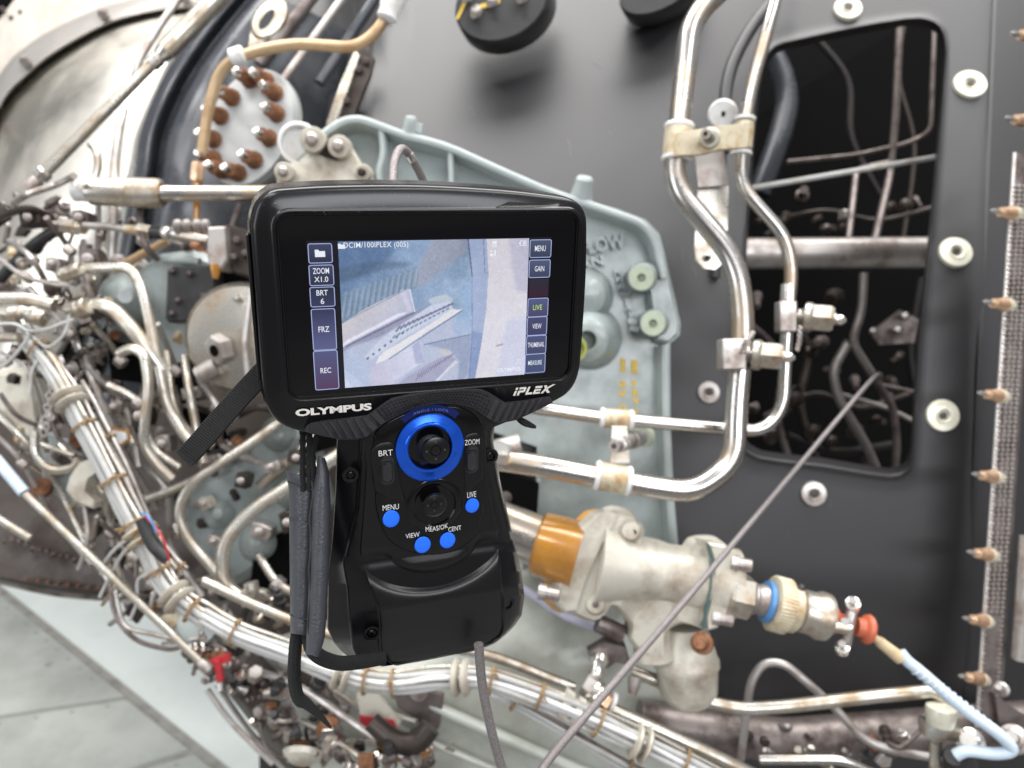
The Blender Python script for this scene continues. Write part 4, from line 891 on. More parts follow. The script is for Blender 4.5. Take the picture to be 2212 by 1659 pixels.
ridge([(655, 320), (700, 284), (740, 258), (775, 254), (815, 268), (870, 290), (960, 312), (1110, 380), (1200, 418), (1300, 449), (1392, 483), (1418, 522), (1428, 560), (1436, 600)], 19, .985, .04)
ridge([(822, 275), (828, 330), (815, 372), (822, 420)], 17, .99, .04, 'rib'); ridge([(972, 318), (976, 440)], 15, .99, .04, 'rib'); ridge([(1440, 745), (1440, 900), (1447, 1060), (1458, 1210)], 20, .99, .04, 'rib'); ridge([(1168, 990), (1164, 1050), (1140, 1160)], 12, 1.0, .03, 'rib'); ridge([(1140, 1160), (1300, 1170), (1455, 1190)], 12, 1.0, .03, 'rib')
g = G(); g.prism(PP([(1436, 560), (1452, 630), (1468, 702), (1464, 724), (1444, 742), (1420, 735), (1400, 600), (1418, 560)], 1.0), FWD*.04, .004); g.make('side_lug', B['sage'], sg, 40)
g = G(); rows = []
for cx, cy, r, L_, hole in ((1386, 600, 29, .05, 9), (1411, 699, 28, .05, 9)):
    bo = lat('boss', B['sage'], (cx+6, cy-2, 1.03), (cx, cy, .965), [(0, r+6), (.7, r+2), (.96, r+.5), (1, r-1), (1.0, hole), (.7, hole)], sg, 32)
    lat('boss_face', B['palegreen'], (cx, cy, .9655), (cx-.5, cy, .962), [(0, r-1.5), (1, r-2.2), (1, hole+.4), (0, hole)], bo, 32)
    lat('bolt_hole', B['copper'], (cx, cy, .98), (cx, cy, .975), [(0, hole), (1, hole*.9)], bo, 16)
lat('boss', B['sage'], (1262, 640, 1.03), (1262, 640, .99), [(0, 64), (.5, 54), (.85, 44), (1, 28), (1.05, 2)], sg, 32)
lat('boss', B['sage'], (1272, 730, 1.03), (1268, 735, .955), [(0, 74), (.4, 60), (.8, 52), (.95, 44), (1, 34), (1, 20), (.7, 18)], sg, 32)
lat('seal_ring', mat('yellow_seal', (.30, .33, .08), .5), (1244, 752, .96), (1242, 753, .945), [(0, 26), (1, 26), (1, 20), (.2, 19)], sg, 28)
lat('knob', B['sagerim'], (1255, 430, 1.0), (1264, 382, .985), [(0, 26), (.6, 20), (.9, 19), (1, 15)], sg, 20)
lat('knob', B['sagerim'], (884, 296, 1.0), (888, 252, .985), [(0, 24), (.5, 15), (.92, 13), (1, 10)], sg, 12)
g = G(); g.prism(PP([(897, 262), (914, 268), (910, 290), (895, 284)], .99), FWD*.03, .001); g.make('lug', B['sagerim'], sg)
def btext(s, x, y, wpx, hpx, d, th, m, parent, rot=0, name='cast_letters', **k):
    vs, f = text_mesh(s, **k); c, q = math.cos(rot), math.sin(rot); g = G()
    for dd in (0, th):
        pv = []
        for a_, b_ in vs:
            X_, Y_ = (a_-.5)*wpx, -(b_-.5)*hpx; pv.append(P(x+X_*c-Y_*q, y+X_*q+Y_*c, d+dd))
        g.add(pv, f)
    n_ = len(vs)
    # side walls from the outline edges
    ec = {}
    for t in f:
        for i in range(len(t)): e = (t[i], t[(i+1) % len(t)]); ec[tuple(sorted(e))] = ec.get(tuple(sorted(e)), 0)+1
    g.f += [(a_, b_, b_+n_, a_+n_) for (a_, b_), c_ in ec.items() if c_ == 1]
    return g.make(name, m, parent, 0)
btext('S', 631, 1121, 11, 8, .4535, .0006, M['rubber'], HS, rot=-.25, name='embossed_letter')
btext('E.FLOW', 1290, 530, 122, 32, 1.021, .01, B['sage'], sg, rot=-.19, bold=.03); btext('AN', 1276, 567, 58, 22, 1.021, .01, B['sage'], sg, rot=-.19, bold=.03)
for i, ch in enumerate('NRRWYXYII'): btext(ch, 1337+i*4.2, 590+i*15, 20, 12, 1.02, .012, B['sagerim'], sg, rot=.2+1.3*0, bold=.02)
for i, (s, x, y) in enumerate((('8', 1345, 782), ('B', 1370, 786), ('9', 1345, 797), ('E', 1370, 800), ('5', 1345, 830), ('A', 1370, 828), ('2', 1345, 850), ('6', 1372, 848), ('C', 1345, 880), ('7', 1372, 866), ('6', 1346, 896), ('2', 1371, 890))):
    btext(s, x, y, 17, 13, 1.0285, .001, B['yellow'], sg, rot=1.57, name='stencil_mark', bold=.05)

# ------------------------------------------------------------------ big tubes on the right
T('steel_tube', 'thickest bright steel tube, curving from the top edge round under the scope', 'steel tube', [(1600, -60, .93), (1492, 40, .92), (1466, 280, .90), (1452, 400, .90), (1590, 560, .89), (1608, 700, .885), (1590, 880, .88), (1588, 1000, .875), (1500, 1062, .87), (1420, 1054, .87), (1180, 1008, .87), (1060, 990, .875), (930, 965, .90), (760, 930, 1.0)], 23.5, B['steel'], 62, seg=24)
T('steel_tube', 'thin bright steel tube bent back left under the thickest tube', 'steel tube', [(1690, -60, .96), (1665, 40, .95), (1625, 180, .945), (1603, 300, .94), (1598, 400, .94), (1695, 508, .935), (1711, 580, .935), (1699, 720, .935), (1692, 880, .935), (1650, 932, .935), (1560, 926, .935), (1300, 902, .935), (1150, 880, .935), (980, 850, .96), (820, 800, 1.05)], 14, B['steel'], 42, seg=18)
def clamp(label, a, b, r, mw, parentloc=None, extra=None):
    "cushioned clamp around a tube: a->b along the tube"
    t = thing('pipe_clamp', P(*a), label, 'clamp')
    lat('clamp_band', B['cream'], a, b, [(.12, r+3), (.14, r+6), (.86, r+6), (.88, r+3)], t, 28)
    lat('cushion', B['cushion'], a, b, [(0, r), (0, r+5), (.04, r+7.5), (.10, r+7.5), (.14, r+4)], t, 28); lat('cushion', B['cushion'], b, a, [(0, r), (0, r+5), (.04, r+7.5), (.10, r+7.5), (.14, r+4)], t, 28)
    return t
c = clamp('double band clamp joining the thick and the thin steel tube, upper right', (1468, 268, .90), (1461, 348, .90), 25, 0)
lat('clamp_band', B['cream'], (1609, 258, .94), (1602, 330, .94), [(.1, 17), (.12, 21), (.86, 21), (.88, 17)], c, 24); lat('cushion', B['cushion'], (1610, 252, .94), (1609, 262, .94), [(0, 14), (.2, 22), (.8, 22), (1, 17)], c, 24); lat('cushion', B['cushion'], (1602, 326, .94), (1601, 336, .94), [(0, 17), (.2, 22), (.8, 22), (1, 14)], c, 24)
g = G(); g.prism(PP([(1462, 286, .875), (1518, 277, .878), (1560, 270, .89), (1622, 264, .905), (1616, 318, .905), (1555, 324, .89), (1512, 334, .878), (1457, 336, .875)]), FWD*.006, .0015); g.make('clamp_strap', B['cream'], c, 30)
lat('washer', B['zinc'], (1534, 298, .885), (1533, 298, .875), [(0, 23), (.5, 23), (1, 19)], c, 24); lat('clamp_bolt', B['dull'], (1533, 298, .878), (1524, 289, .845), [(0, 13), (.3, 13), (.35, 11), (1, 11), (1, 5), (.8, 4)], c, 20)
bs = thing('bracket_strap', P(1535, 450, 1.0), 'cream bent metal strap with eyelets behind the upper double clamp', 'bracket')
slab('strap', B['dull'], [(1500, 320), (1563, 322), (1574, 400), (1508, 404)], .97, .004, bs, .0006)
slab('strap', B['painted'], [(1508, 404), (1574, 400), (1571, 540), (1566, 566), (1545, 583), (1520, 580), (1503, 562), (1500, 530)], .985, .004, bs, .0006)
lat('eyelet', B['dull'], (1528, 556, .985), (1527, 556, .978), [(0, 9), (.6, 9), (1, 5)], bs, 16); lat('eyelet', B['void'], (1528, 556, .983), (1527, 556, .9775), [(0, 5), (1, 4.5)], bs, 16)
lat('eyelet_plate', B['cushion'], (1562, 246, .985), (1560, 246, .975), [(0, 31), (.6, 31), (1, 27), (1, 6)], bs, 28); lat('eyelet', B['void'], (1562, 246, .976), (1561, 246, .9745), [(0, 6), (1, 6)], bs, 12)
cl1 = clamp('cream clamp with white cushions on the thin tube right of the scope', (1296, 902, .935), (1368, 908, .935), 15, 0)
cl2 = clamp('stained clamp with white cushions on the thick tube right of the scope', (1285, 1026, .87), (1362, 1040, .87), 25, 0)
st_ = thing('clamp_link', P(1337, 960, .9), 'short steel strap and socket bolt linking the two clamps under the yellow stencil', 'clamp link')
slab('link_strap', B['painted'], [(1322, 920), (1355, 922), (1361, 1000), (1318, 1002)], .905, .004, st_, .0006)
lat('spacer', B['dull'], (1382, 945, .97), (1345, 958, .905), [(0, 19), (.5, 19), (.52, 17), (1, 17)], st_, 20); lat('link_bolt', B['dull'], (1342, 960, .905), (1326, 964, .865), [(0, 17), (.3, 17), (.32, 13), (1, 13), (1, 6), (.8, 5)], st_, 20); lat('seal_ring', B['palegreen'], (1392, 942, .99), (1384, 944, .975), [(0, 24), (1, 23)], st_, 24)
def tee(label, x, y, r, d, nx, parent=None):
    t = thing('tube_fitting', P(x, y, d), label, 'fitting')
    s_ = r+4
    G().box(P(x, y, d-.003), RIGHT*R_(s_, d), UP*R_(33, d), FWD*R_(s_*.9, d)).make('tee_block', B['dull'], t, 30, bevel=.002)
    lat('stem', B['dull'], (x+r, y, d), (x+r+34, y, d-.005), [(0, 10), (.35, 10), (.36, 18), (.5, 18), (.52, 9), (.62, 9), (.64, 19), (1, 19)], t, 18)
    nut('cap_nut', B['painted'], (x+r+26, y, d-.004), (x+r+88, y+5, d-.015), 31, t)
    lat('nut_collar', B['painted'], (x+r+24, y, d-.004), (x+r+50, y+2, d-.01), [(0, 26), (.15, 33), (.6, 33), (.8, 28)], t, 24)
    lat('ball_tip', B['bright'], (x+r+84, y+4, d-.014), (x+r+116, y+8, d-.022), [(0, 13), (.3, 14), (.4, 9), (.5, 12), (.75, 11), (1, 3)], t, 18)
    return t
tee('tee fitting with cap nut on the thin tube, above its twin', 1697, 685, 15, .93, 1)
tee('tee fitting with cap nut on the thick tube, below its twin', 1580, 766, 22, .87, 1)
def twist(label, pts, d, r=3.2):
    p3 = spline(PP(pts, d), 10); t = thing('lock_wire', p3[0], label, 'lock wire')
    for ph in (0, math.pi):
        q = [p+(RIGHT*math.cos(i*.9+ph)+UP*math.sin(i*.9+ph)*.3+FWD*math.sin(i*.9+ph))*R_(r, d) for i, p in enumerate(p3)]; G().tube(q, R_(r*.9, d), 6).make('strand', B['dull'], t)
twist('twisted lock wire hanging from the upper tee fitting', [(1729, 705), (1727, 735), (1722, 757)], .915)
twist('twisted lock wire rising from the lower tee fitting', [(1606, 762), (1615, 735), (1626, 718), (1622, 727)], .85)
T('seam_collar', 'fine weld sleeve on the thin tube above the upper tee', 'sleeve', [(1702, 615, .935), (1700, 650, .935)], 15, B['bright'])
T('rod_clevis', 'dark steel clevis beside the right side of the handle', 'clevis', [(1075, 975, .88), (1125, 962, .88)], 26, B['dull'])
nut('clevis_nut', B['bright'], (1056, 975, .86), (1102, 980, .86), 27, label='bright hexagon nut just right of the handle', cat='nut')
slab('dark_gap_slab', B['void'], [(1070, 1010), (1165, 1045), (1160, 1120), (1128, 1190), (1070, 1160)], .99, .03, label='black triangle standing for the dark gap right of the handle under the thick tube', cat='gusset')  # black slab stands in for the shade in a gap
lat('gap_bolt', B['dark'], (1092, 1075, .95), (1086, 1078, .92), [(0, 14), (.3, 14), (.5, 10), (1, 10)], label='small dark round bolt right of the handle', cat='bolt')

# ------------------------------------------------------------------ valve and electrical connector (lower right)
T('outlet_pipe', 'wide steel pipe running from the handle into the amber collar', 'pipe', [(800, 1020, 1.02), (1040, 1120, .92), (1210, 1188, .90)], 52, B['steel'], seg=32)
v = thing('valve_body', P(1400, 1240, .88), 'cream cast valve with amber collar and gasket', 'valve')
lat('amber_collar', B['orange'], (1160, 1172, .90), (1250, 1200, .89), [(0, 60), (.06, 68), (.5, 72), (1, 72)], v, 36)
ell = lambda cx, cy, rx, ry, rot, n=28: [(cx+rx*math.cos(t)*math.cos(rot)-ry*math.sin(t)*math.sin(rot), cy+rx*math.cos(t)*math.sin(rot)+ry*math.sin(t)*math.cos(rot)) for t in [2*math.pi*i/n for i in range(n)]]
fl_pts = [(1318, 1104), (1336, 1112), (1300, 1180), (1262, 1262), (1244, 1322), (1222, 1324), (1203, 1304), (1206, 1262), (1230, 1190), (1262, 1138), (1296, 1108)]
slab('gasket', B['amber'], [(x-13, y+1) for x, y in fl_pts], .888, .02, v, .002, ext=(FWD*.6-RIGHT*.3).normalized())
slab('flange', B['cast'], fl_pts, .868, .016, v, .003, ext=(FWD*.8-RIGHT*.5).normalized())
g = G(); bp = [(1318, 1110), (1360, 1112), (1380, 1126), (1384, 1150), (1386, 1172), (1440, 1184), (1486, 1202), (1508, 1180), (1545, 1174), (1578, 1186), (1582, 1250), (1556, 1340), (1535, 1366), (1500, 1356), (1470, 1354), (1440, 1376), (1434, 1436), (1400, 1425), (1362, 1392), (1364, 1368), (1354, 1342), (1330, 1318), (1306, 1314), (1294, 1334), (1270, 1346), (1222, 1320), (1214, 1300), (1240, 1220), (1276, 1150)]
g.prism(PP(sm(bp, 4), .872), FWD*.05, .008); g.make('cast_body', B['cast'], v, 50)
lat('barrel', B['cast'], (1290, 1212, .892), (1585, 1262, .892), [(0, 92), (.08, 84), (.25, 70), (.5, 62), (.78, 66), (.84, 74), (1, 76)], v, 36)
lat('branch', B['cast'], (1405, 1290, .895), (1412, 1420, .895), [(0, 40), (.5, 38), (1, 44)], v, 28)
lat('lower_bowl', B['cast'], (1478, 1352, .91), (1488, 1518, .91), [(0, 46), (.15, 56), (.4, 66), (.44, 70), (.52, 70), (.56, 66), (.85, 62), (1, 44)], v, 32)
lat('ear', B['cast'], (1368, 1148, .885), (1362, 1146, .862), [(0, 24), (.8, 22), (1, 18)], v, 20); lat('ear_hole', B['void'], (1370, 1150, .8625), (1369, 1150, .8605), [(0, 7), (1, 6)], v, 14)
lat('ear', B['cast'], (1290, 1306, .885), (1286, 1306, .864), [(0, 24), (.8, 22), (1, 18)], v, 20); lat('ear_hole', B['dark'], (1287, 1306, .865), (1287, 1306, .862), [(0, 8), (1, 6)], v, 14)
lat('bore', B['rust'], (1518, 1390, .858), (1511, 1388, .838), [(0, 24), (.4, 24), (.45, 17), (1, 13)], v, 20)
for x, y in ((1602, 1219), (1562, 1337), (1188, 1282)):
    fb = lat('flange_bolt', B['dull'], (x-24, y-5, .862), (x+22, y+4, .858), [(0, 18), (.35, 18), (.38, 14), (.95, 14), (1, 12)], v, 12, smooth=20)
slab('end_flange', B['cast'], [(1532, 1172), (1566, 1178), (1588, 1190), (1596, 1206), (1584, 1262), (1570, 1330), (1552, 1358), (1530, 1364), (1526, 1340), (1540, 1270), (1546, 1210)], .856, .03, v, .003, ext=(FWD*.8-RIGHT*.3).normalized())
slab('seal_line', mat('teal_sealant', (.06, .13, .13), .4), [(1529, 1176), (1532, 1176), (1542, 1212), (1537, 1270), (1524, 1345), (1523, 1362), (1520, 1360), (1533, 1265), (1539, 1212)], .8535, .03, v)
T('outlet_hole_shade', 'dark bar standing in for the shaded notch under the valve flange', 'recess', [(1290, 1345, .90), (1345, 1370, .90)], 20, B['dark'])  # solid dark tube stands in for shade in the valve opening
ec = thing('cable_connector', P(1680, 1300, .87), 'knurled silver connector with blue band on the valve', 'connector')
nut('hex_body', B['painted'], (1570, 1280, .868), (1622, 1292, .868), 48, ec)
lat('neck', B['dull'], (1615, 1290, .868), (1662, 1300, .868), [(0, 30), (.25, 36), (.4, 30), (.6, 34), (1, 34)], ec, 28)
lat('blue_band', B['bluering'], (1651, 1298, .868), (1663, 1301, .868), [(0, 40), (.1, 44), (.9, 44), (1, 40)], ec, 28)
kn = lat('knurled_ring', B['cream'], (1664, 1301, .868), (1722, 1316, .868), [(0, 50), (.05, 57), (.6, 57), (.64, 52), (.9, 52), (1, 46)], ec, 36)
A_, B_ = P(1667, 1302, .868), P(1698, 1310, .868); ax = (B_-A_).normalized(); nn = ax.cross(FWD).normalized(); bb = ax.cross(nn); g = G()
for i in range(48):
    t = 2*math.pi*i/48; dr = nn*math.cos(t)+bb*math.sin(t); g.tube([A_+dr*R_(57, .868), B_+dr*R_(57, .868)], R_(2.2, .868), 4)
g.make('knurling', B['cream'], kn, 0)
lat('backshell', B['painted'], (1718, 1315, .868), (1786, 1334, .868), [(0, 34), (.15, 46), (.55, 46), (.75, 52), (.98, 50), (1, 40)], ec, 30)
lat('locking_tab', B['black'], (1722, 1266, .86), (1734, 1276, .86), [(0, 8), (.5, 12), (1, 8)], ec, 12)
sc = thing('strain_relief', P(1835, 1350, .87), 'orange red silicone grommets held in a silver saddle clamp', 'cable grip')
lat('grommet', B['redsil'], (1792, 1338, .868), (1822, 1346, .868), [(0, 31), (.3, 30), (.6, 19), (1, 19)], sc, 28); lat('grommet', B['redsil'], (1848, 1353, .868), (1880, 1361, .868), [(0, 19), (.45, 21), (.62, 30), (.85, 32), (1, 29)], sc, 28)
T('saddle_arm', None, None, [(1778, 1350, .85), (1832, 1358, .848)], 13, B['painted'], parent=sc); T('saddle_bar', None, None, [(1845, 1305, .862), (1838, 1330, .855), (1828, 1390, .855), (1820, 1400, .862)], 11, B['dull'], parent=sc)
for x, y in ((1843, 1304), (1820, 1398), (1826, 1350)): lat('saddle_screw', B['bright'], (x, y+6, .86), (x-1, y-8, .845), [(0, 15), (.5, 15), (.55, 9), (1, 8)], sc, 12)
sw = thing('sleeved_cable', P(2050, 1500, .87), 'cable in a tan sleeve changing to pale blue, hanging from the connector', 'cable')
T('tan_sleeve', None, None, [(1871, 1364, .868), (1897, 1384, .868)], 8, B['tansleeve'], parent=sw); T('tan_sleeve', None, None, [(1897, 1384, .868), (1945, 1422, .868)], 11, B['tansleeve'], parent=sw, rend=14)
T('blue_sleeve', None, None, [(1945, 1410, .868), (1962, 1430, .866), (1990, 1452, .864), (2080, 1530, .858), (2150, 1580, .85), (2186, 1618, .85), (2150, 1628, .855), (2090, 1622, .86), (2064, 1632, .865)], 12.5, B['sleeve'], parent=sw, sp=True, seg=18)
g = G()
for i in range(16):
    t = i/15; x, y = 1978+t*190, 1446+t*148; p = P(x, y, .864-.012*t); q = P(x+5, y+4, .864-.012*t); g.lathe(p, q-p, [(0, R_(12.2, .86)), (.0005, R_(13, .86)), (.0010, R_(12.2, .86))], 18)
g.make('sleeve_seams', B['sleeve'], sw)

# ------------------------------------------------------------------ mesh seal strip and copper inserts (far right)
ms = thing('mesh_seal', P(2160, 900, .98), 'woven metal mesh seal strip down the right edge of the black panel', 'seal strip')
def sx(y): return 2204-.066*(y-400)
loft('seal_backing', B['dark'], [[(sx(y)-20, y, 1.0) for y in (330, 700, 1100, 1570)], [(sx(y)-16, y, .985) for y in (330, 700, 1100, 1570)], [(sx(y)+30, y, .985) for y in (330, 700, 1100, 1570)], [(sx(y)+34, y, 1.0) for y in (330, 700, 1100, 1570)]], 30, 2, ms, 30)
g = G()
for j in range(118):
    y = 402+j*10
    if y > 1560: break
    cols = (0, 1, 2, 3) if y < 1330 else (0, 3)
    for c_ in cols:
        x = sx(y)-13+c_*11.3+(j % 2)*1.5; d = .982; r = R_(4.6, d)
        g.add([P(x-5.6, y, d), P(x, y-4.6, d), P(x+5.6, y, d), P(x, y+4.6, d), P(x, y, d-.005)], [(0, 1, 4), (1, 2, 4), (2, 3, 4), (3, 0, 4)])
g.make('mesh_knots', B['mesh'], ms, 50, kind='stuff')
T('seal_edge', None, None, [(sx(330)-17, 330, .985), (sx(1570)-17, 1570, .985)], 4, B['mesh'], parent=ms)
slab('seal_hem', B['dark'], [(sx(1330)-10, 1330), (sx(1330)+22, 1330), (sx(1560)+22, 1560), (sx(1560)-10, 1560)], .98, .003, ms)
T('guard_rail', 'rounded grey rail end at the right edge beside the mesh seal', 'rail', [(2225, 1160, .97), (2207, 1425, .97)], 20, B['dull'])
for i, y in enumerate((75, 258, 458, 655, 852, 1027, 1195, 1338, 1463)):
    x = sx(max(y, 330))-18 if y > 300 else sx(y)+0; x -= (3 if y > 600 else 0)
    lab = ['copper insert at the top right corner', 'second copper insert from the top', 'third copper insert from the top, level with the seal start', 'copper insert level with the upper tee fitting', 'copper insert level with the clamp under the scope', 'copper insert level with the lower edge of the opening', 'copper insert midway between opening and connector', 'copper insert level with the orange grommets', 'lowest copper insert beside the blue sleeve'][i]
    ci = thing('copper_insert', P(x, y, .98), lab, 'insert', 'copper inserts along the mesh seal')
    lat('insert_barrel', B['copper'], (x+8, y+4, .985), (x-20, y, .965), [(0, 14), (.4, 14), (.45, 12.5), (1, 10.5)], ci, 16); lat('insert_tip', B['bright'], (x-19, y, .966), (x-42, y-4, .95), [(0, 5), (.15, 6), (.3, 5), (.45, 6), (.6, 5), (.75, 6), (1, 1.5)], ci, 12); lat('insert_collar', B['zinc'], (x+14, y+5, .99), (x+4, y+3, .982), [(0, 16), (1, 16)], ci, 16)

# ------------------------------------------------------------------ insertion tube of the scope
it = thing('insertion_tube', P(1500, 1200, .7), 'grey braided insertion tube looping from the scope base into the panel opening', 'insertion tube')
pts = PP([(1034, 1392, .50), (1042, 1480, .51), (1062, 1580, .52), (1086, 1665, .53), (1110, 1740, .53), (1140, 1745, .53), (1172, 1660, .545), (1300, 1506, .62), (1500, 1274, .76), (1700, 1036, .92), (1860, 846, 1.09), (1893, 812, 1.16), (1903, 812, 1.3), (1900, 830, 1.7)])
q = spline(pts, 10); n = len(q); G().tube(q, [.0034]*n, 14).make('tube_sheath', B['braid'], it)
q = spline(PP([(848, 398, .55), (852, 350, .56), (866, 322, .57), (884, 334, .585), (905, 370, .60), (918, 400, .61)]), 8); G().tube(q, [.0034]*len(q), 12).make('tube_loop', B['braid'], it)
lat('loop_ferrule', B['bright'], (884, 334, .584), (892, 347, .588), [(0, 10), (.5, 10.5), (1, 10)], it, 14)
# ================================================================== pale olive casing low in the middle
tk = thing('olive_casing', P(1000, 1500, 1.1), 'pale olive smooth engine casing behind the white wire bundle, bottom centre', 'casing')
loft('casing_shell', B['olive'], [[(560, 1330, 1.35), (900, 1250, 1.32), (1200, 1130, 1.32), (1560, 1180, 1.34)], [(560, 1370, 1.20), (900, 1300, 1.16), (1200, 1180, 1.14), (1560, 1240, 1.16)],
     [(600, 1450, 1.10), (900, 1420, 1.08), (1200, 1360, 1.07), (1560, 1430, 1.10)], [(640, 1560, 1.07), (900, 1540, 1.06), (1200, 1560, 1.05), (1560, 1600, 1.09)], [(700, 1760, 1.10), (1000, 1760, 1.10), (1300, 1780, 1.10), (1560, 1780, 1.12)]], 50, 6, tk)
for (a, b, r) in (((880, 1500, 1.045), (1330, 1700, 1.03), 13), ((830, 1560, 1.05), (1250, 1740, 1.04), 8)): T('casing_rib', None, None, [a, b], r, B['olive'], parent=tk)
lat('port', B['black'], (905, 1600, 1.03), (905, 1600, 1.0), [(0, 28), (.5, 28), (1, 20)], tk, 16); lat('port', B['dark'], (905, 1495, 1.03), (905, 1495, 1.01), [(0, 22), (1, 20)], tk, 14)
slab('hatch', B['dark'], [(842, 1478), (960, 1500), (950, 1570), (925, 1600), (905, 1560), (860, 1530)], 1.035, .006, tk, .001)
# black box section behind the lower right pipes
T('frame_rail', 'dark brown structural beam behind the lower right pipes', 'beam', [(1380, 1560, 1.03), (1700, 1600, 1.03), (2250, 1560, 1.03)], 46, B['dark'])

# ------------------------------------------------------------------ upper left pipes and rods
rd = thing('push_rod', P(300, 160, 1.15), 'diagonal polished push rod with a thicker sleeve at the top left', 'push rod')
T('rod', None, None, [(88, 382, 1.12), (335, 132, 1.14)], 12, B['painted'], parent=rd, seg=20); T('rod_sleeve', None, None, [(358, 110, 1.14), (500, -34, 1.15)], 21, B['painted'], parent=rd, seg=24)
lat('collar', B['bright'], (326, 141, 1.14), (362, 106, 1.14), [(0, 13), (.05, 16), (.45, 16), (.5, 13), (.6, 17), (1, 20)], rd, 20)
nut('lock_nut', B['bright'], (100, 370, 1.12), (84, 386, 1.12), 16, rd); lat('fork', B['dull'], (86, 384, 1.12), (62, 410, 1.12), [(0, 9), (.2, 14), (1, 15)], rd, 10)
ac = thing('actuator', P(300, 417, 1.02), 'horizontal silver actuator cylinder with ringed bellows, behind the screen at left', 'actuator')
lat('cylinder', B['painted'], (196, 414, 1.03), (352, 418, 1.02), [(0, 24), (.02, 29), (.52, 31), (.54, 29), (.58, 29), (.60, 32), (.96, 31), (1, 25)], ac, 32)
lat('rod', B['steel'], (340, 418, 1.02), (600, 418, 1.0), [(0, 17), (.12, 18), (.14, 17), (1, 17)], ac, 28)
lat('bellows', B['cushion'], (160, 412, 1.03), (200, 414, 1.03), [(k/12, 19+4*(k % 2)) for k in range(13)], ac, 24)
for x, y in ((164, 398), (181, 396)): lat('bolt', B['bright'], (x, y, 1.01), (x-1, y-1, .995), [(0, 7), (.6, 7), (1, 5)], ac, 10)
T('tan_pipe', 'tan coated pipe arching over the round bolted plate', 'pipe', [(850, -10, 1.0), (822, 62, 1.0), (770, 104, 1.0), (640, 94, 1.0), (560, 108, 1.0), (478, 138, 1.01), (448, 240, 1.02), (436, 330, 1.03)], 12, B['tan'], 52, seg=18)
cuf = thing('pipe_boot', P(842, 12, .99), 'white silicone boot at the upper end of the tan pipe', 'boot')
lat('boot', B['cushion'], (834, 42, .99), (852, -14, .99), [(0, 17), (.05, 22), (.3, 20), (1, 30)], cuf, 24)
lat('cushion_ring', B['cushion'], (498, 126, 1.0), (528, 116, 1.0), [(0, 15), (.1, 19), (.9, 19), (1, 15)], label='white cushion ring around the bend of the tan pipe', cat='cushion ring')
lt = thing('lug_plate', P(585, 40, 1.02), 'cream cast lug with an oval slot above the tan pipe', 'lug')
g = G(); R2 = [PP(ell(583, 40, 52, 36, -.9), d) for d in (1.05, 1.03)]; R2 += [PP(ell(582, 38, 46, 30, -.9), 1.025), PP(ell(576, 42, 26, 11, -.95), 1.025), PP(ell(577, 43, 24, 9, -.95), 1.045)]
g.grid(R2, True); g.make('lug_body', B['painted'], lt, 40); slab('lug_neck', B['painted'], [(540, 62), (575, 84), (566, 108), (534, 108)], 1.03, .02, lt, .002)
# round bolted plate
dp = thing('bolted_plate', P(538, 275, 1.1), 'round pale plate ringed with rusty bolts, upper left', 'cover plate')
AX = (P(538-30, 275-15, 1.055)-P(538, 275, 1.09)).normalized()
g = G(); rows = []
for dd, f in ((.016, 1.0), (.004, 1.0), (0, .985), (0, .5), (0, .02)):
    rows.append([p+FWD*dd+RIGHT*dd*.25 for p in PP(ell(538, 275, 133*f, 88*f, -1.18, 56), 1.09)])
g.grid(rows, True); g.add(rows[0], [tuple(range(56))]); g.make('plate', B['disc'], dp, 40)
g = G(); g.grid([[p+FWD*.014 for p in PP(ell(541, 277, 137, 91, -1.18, 56), 1.09)], [p+FWD*.03 for p in PP(ell(541, 277, 137, 91, -1.18, 56), 1.09)]], True); g.make('gasket_edge', B['olive'], dp)
for x, y in ((497, 207), (472, 247), (457, 297), (457, 340), (476, 364), (511, 370), (546, 342), (578, 295), (594, 242), (590, 197), (570, 170), (535, 168)):
    q0 = P(x+5, y+4, 1.088); bo = G().lathe(q0, AX, [(0, R_(19, 1.09)), (.004, R_(19, 1.09)), (.006, R_(16.5, 1.09)), (.024, R_(15, 1.09)), (.026, R_(11, 1.09))], 12).make('rusty_nut', B['rust'], dp, 30)
    G().lathe(q0+AX*.022, AX, [(0, R_(9, 1.08)), (.012, R_(10, 1.08)), (.017, R_(9, 1.08)), (.020, R_(5, 1.08))], 12).make('stud', B['bright'], bo, 30)
cn = thing('tan_fitting', P(425, 390, 1.05), 'amber hexagon fitting at the lower end of the tan pipe', 'fitting')
nut('hex', B['copper'], (428, 352, 1.04), (425, 392, 1.04), 14, cn); lat('amber_stub', B['orange'], (425, 392, 1.045), (424, 476, 1.05), [(0, 9), (.2, 9), (.22, 7), (1, 7)], cn, 12)
# dark recess with slanting ribs beside the panel
for i, (a, b, r, m, lab) in enumerate((((752, -20, 1.30), (600, 190, 1.26), 9, 'dull', 'slanting grey rib behind the tan pipe, nearest the plate'), ((700, -40, 1.33), (560, 140, 1.30), 14, 'dark', 'slanting dark rib behind the lug plate'), ((822, -20, 1.33), (690, 180, 1.3), 12, 'gloss', 'slanting black rib behind the brown hinge'))):
    T('casing_rib', lab, 'rib', [a, b], r, B[m])
hg = thing('hinge_strip', P(750, 200, 1.2), 'brown metal hinge strip with a pale edge running down to the green casting', 'hinge')
slab('strip', B['brown'], [(800, 108), (808, 125), (800, 160), (784, 200), (760, 262), (728, 270), (722, 258), (740, 200), (764, 108)], 1.20, .012, hg, .001)
slab('pale_edge', B['painted'], [(766, 108), (776, 118), (756, 180), (722, 276), (704, 280), (706, 262), (732, 185)], 1.19, .012, hg, .001)
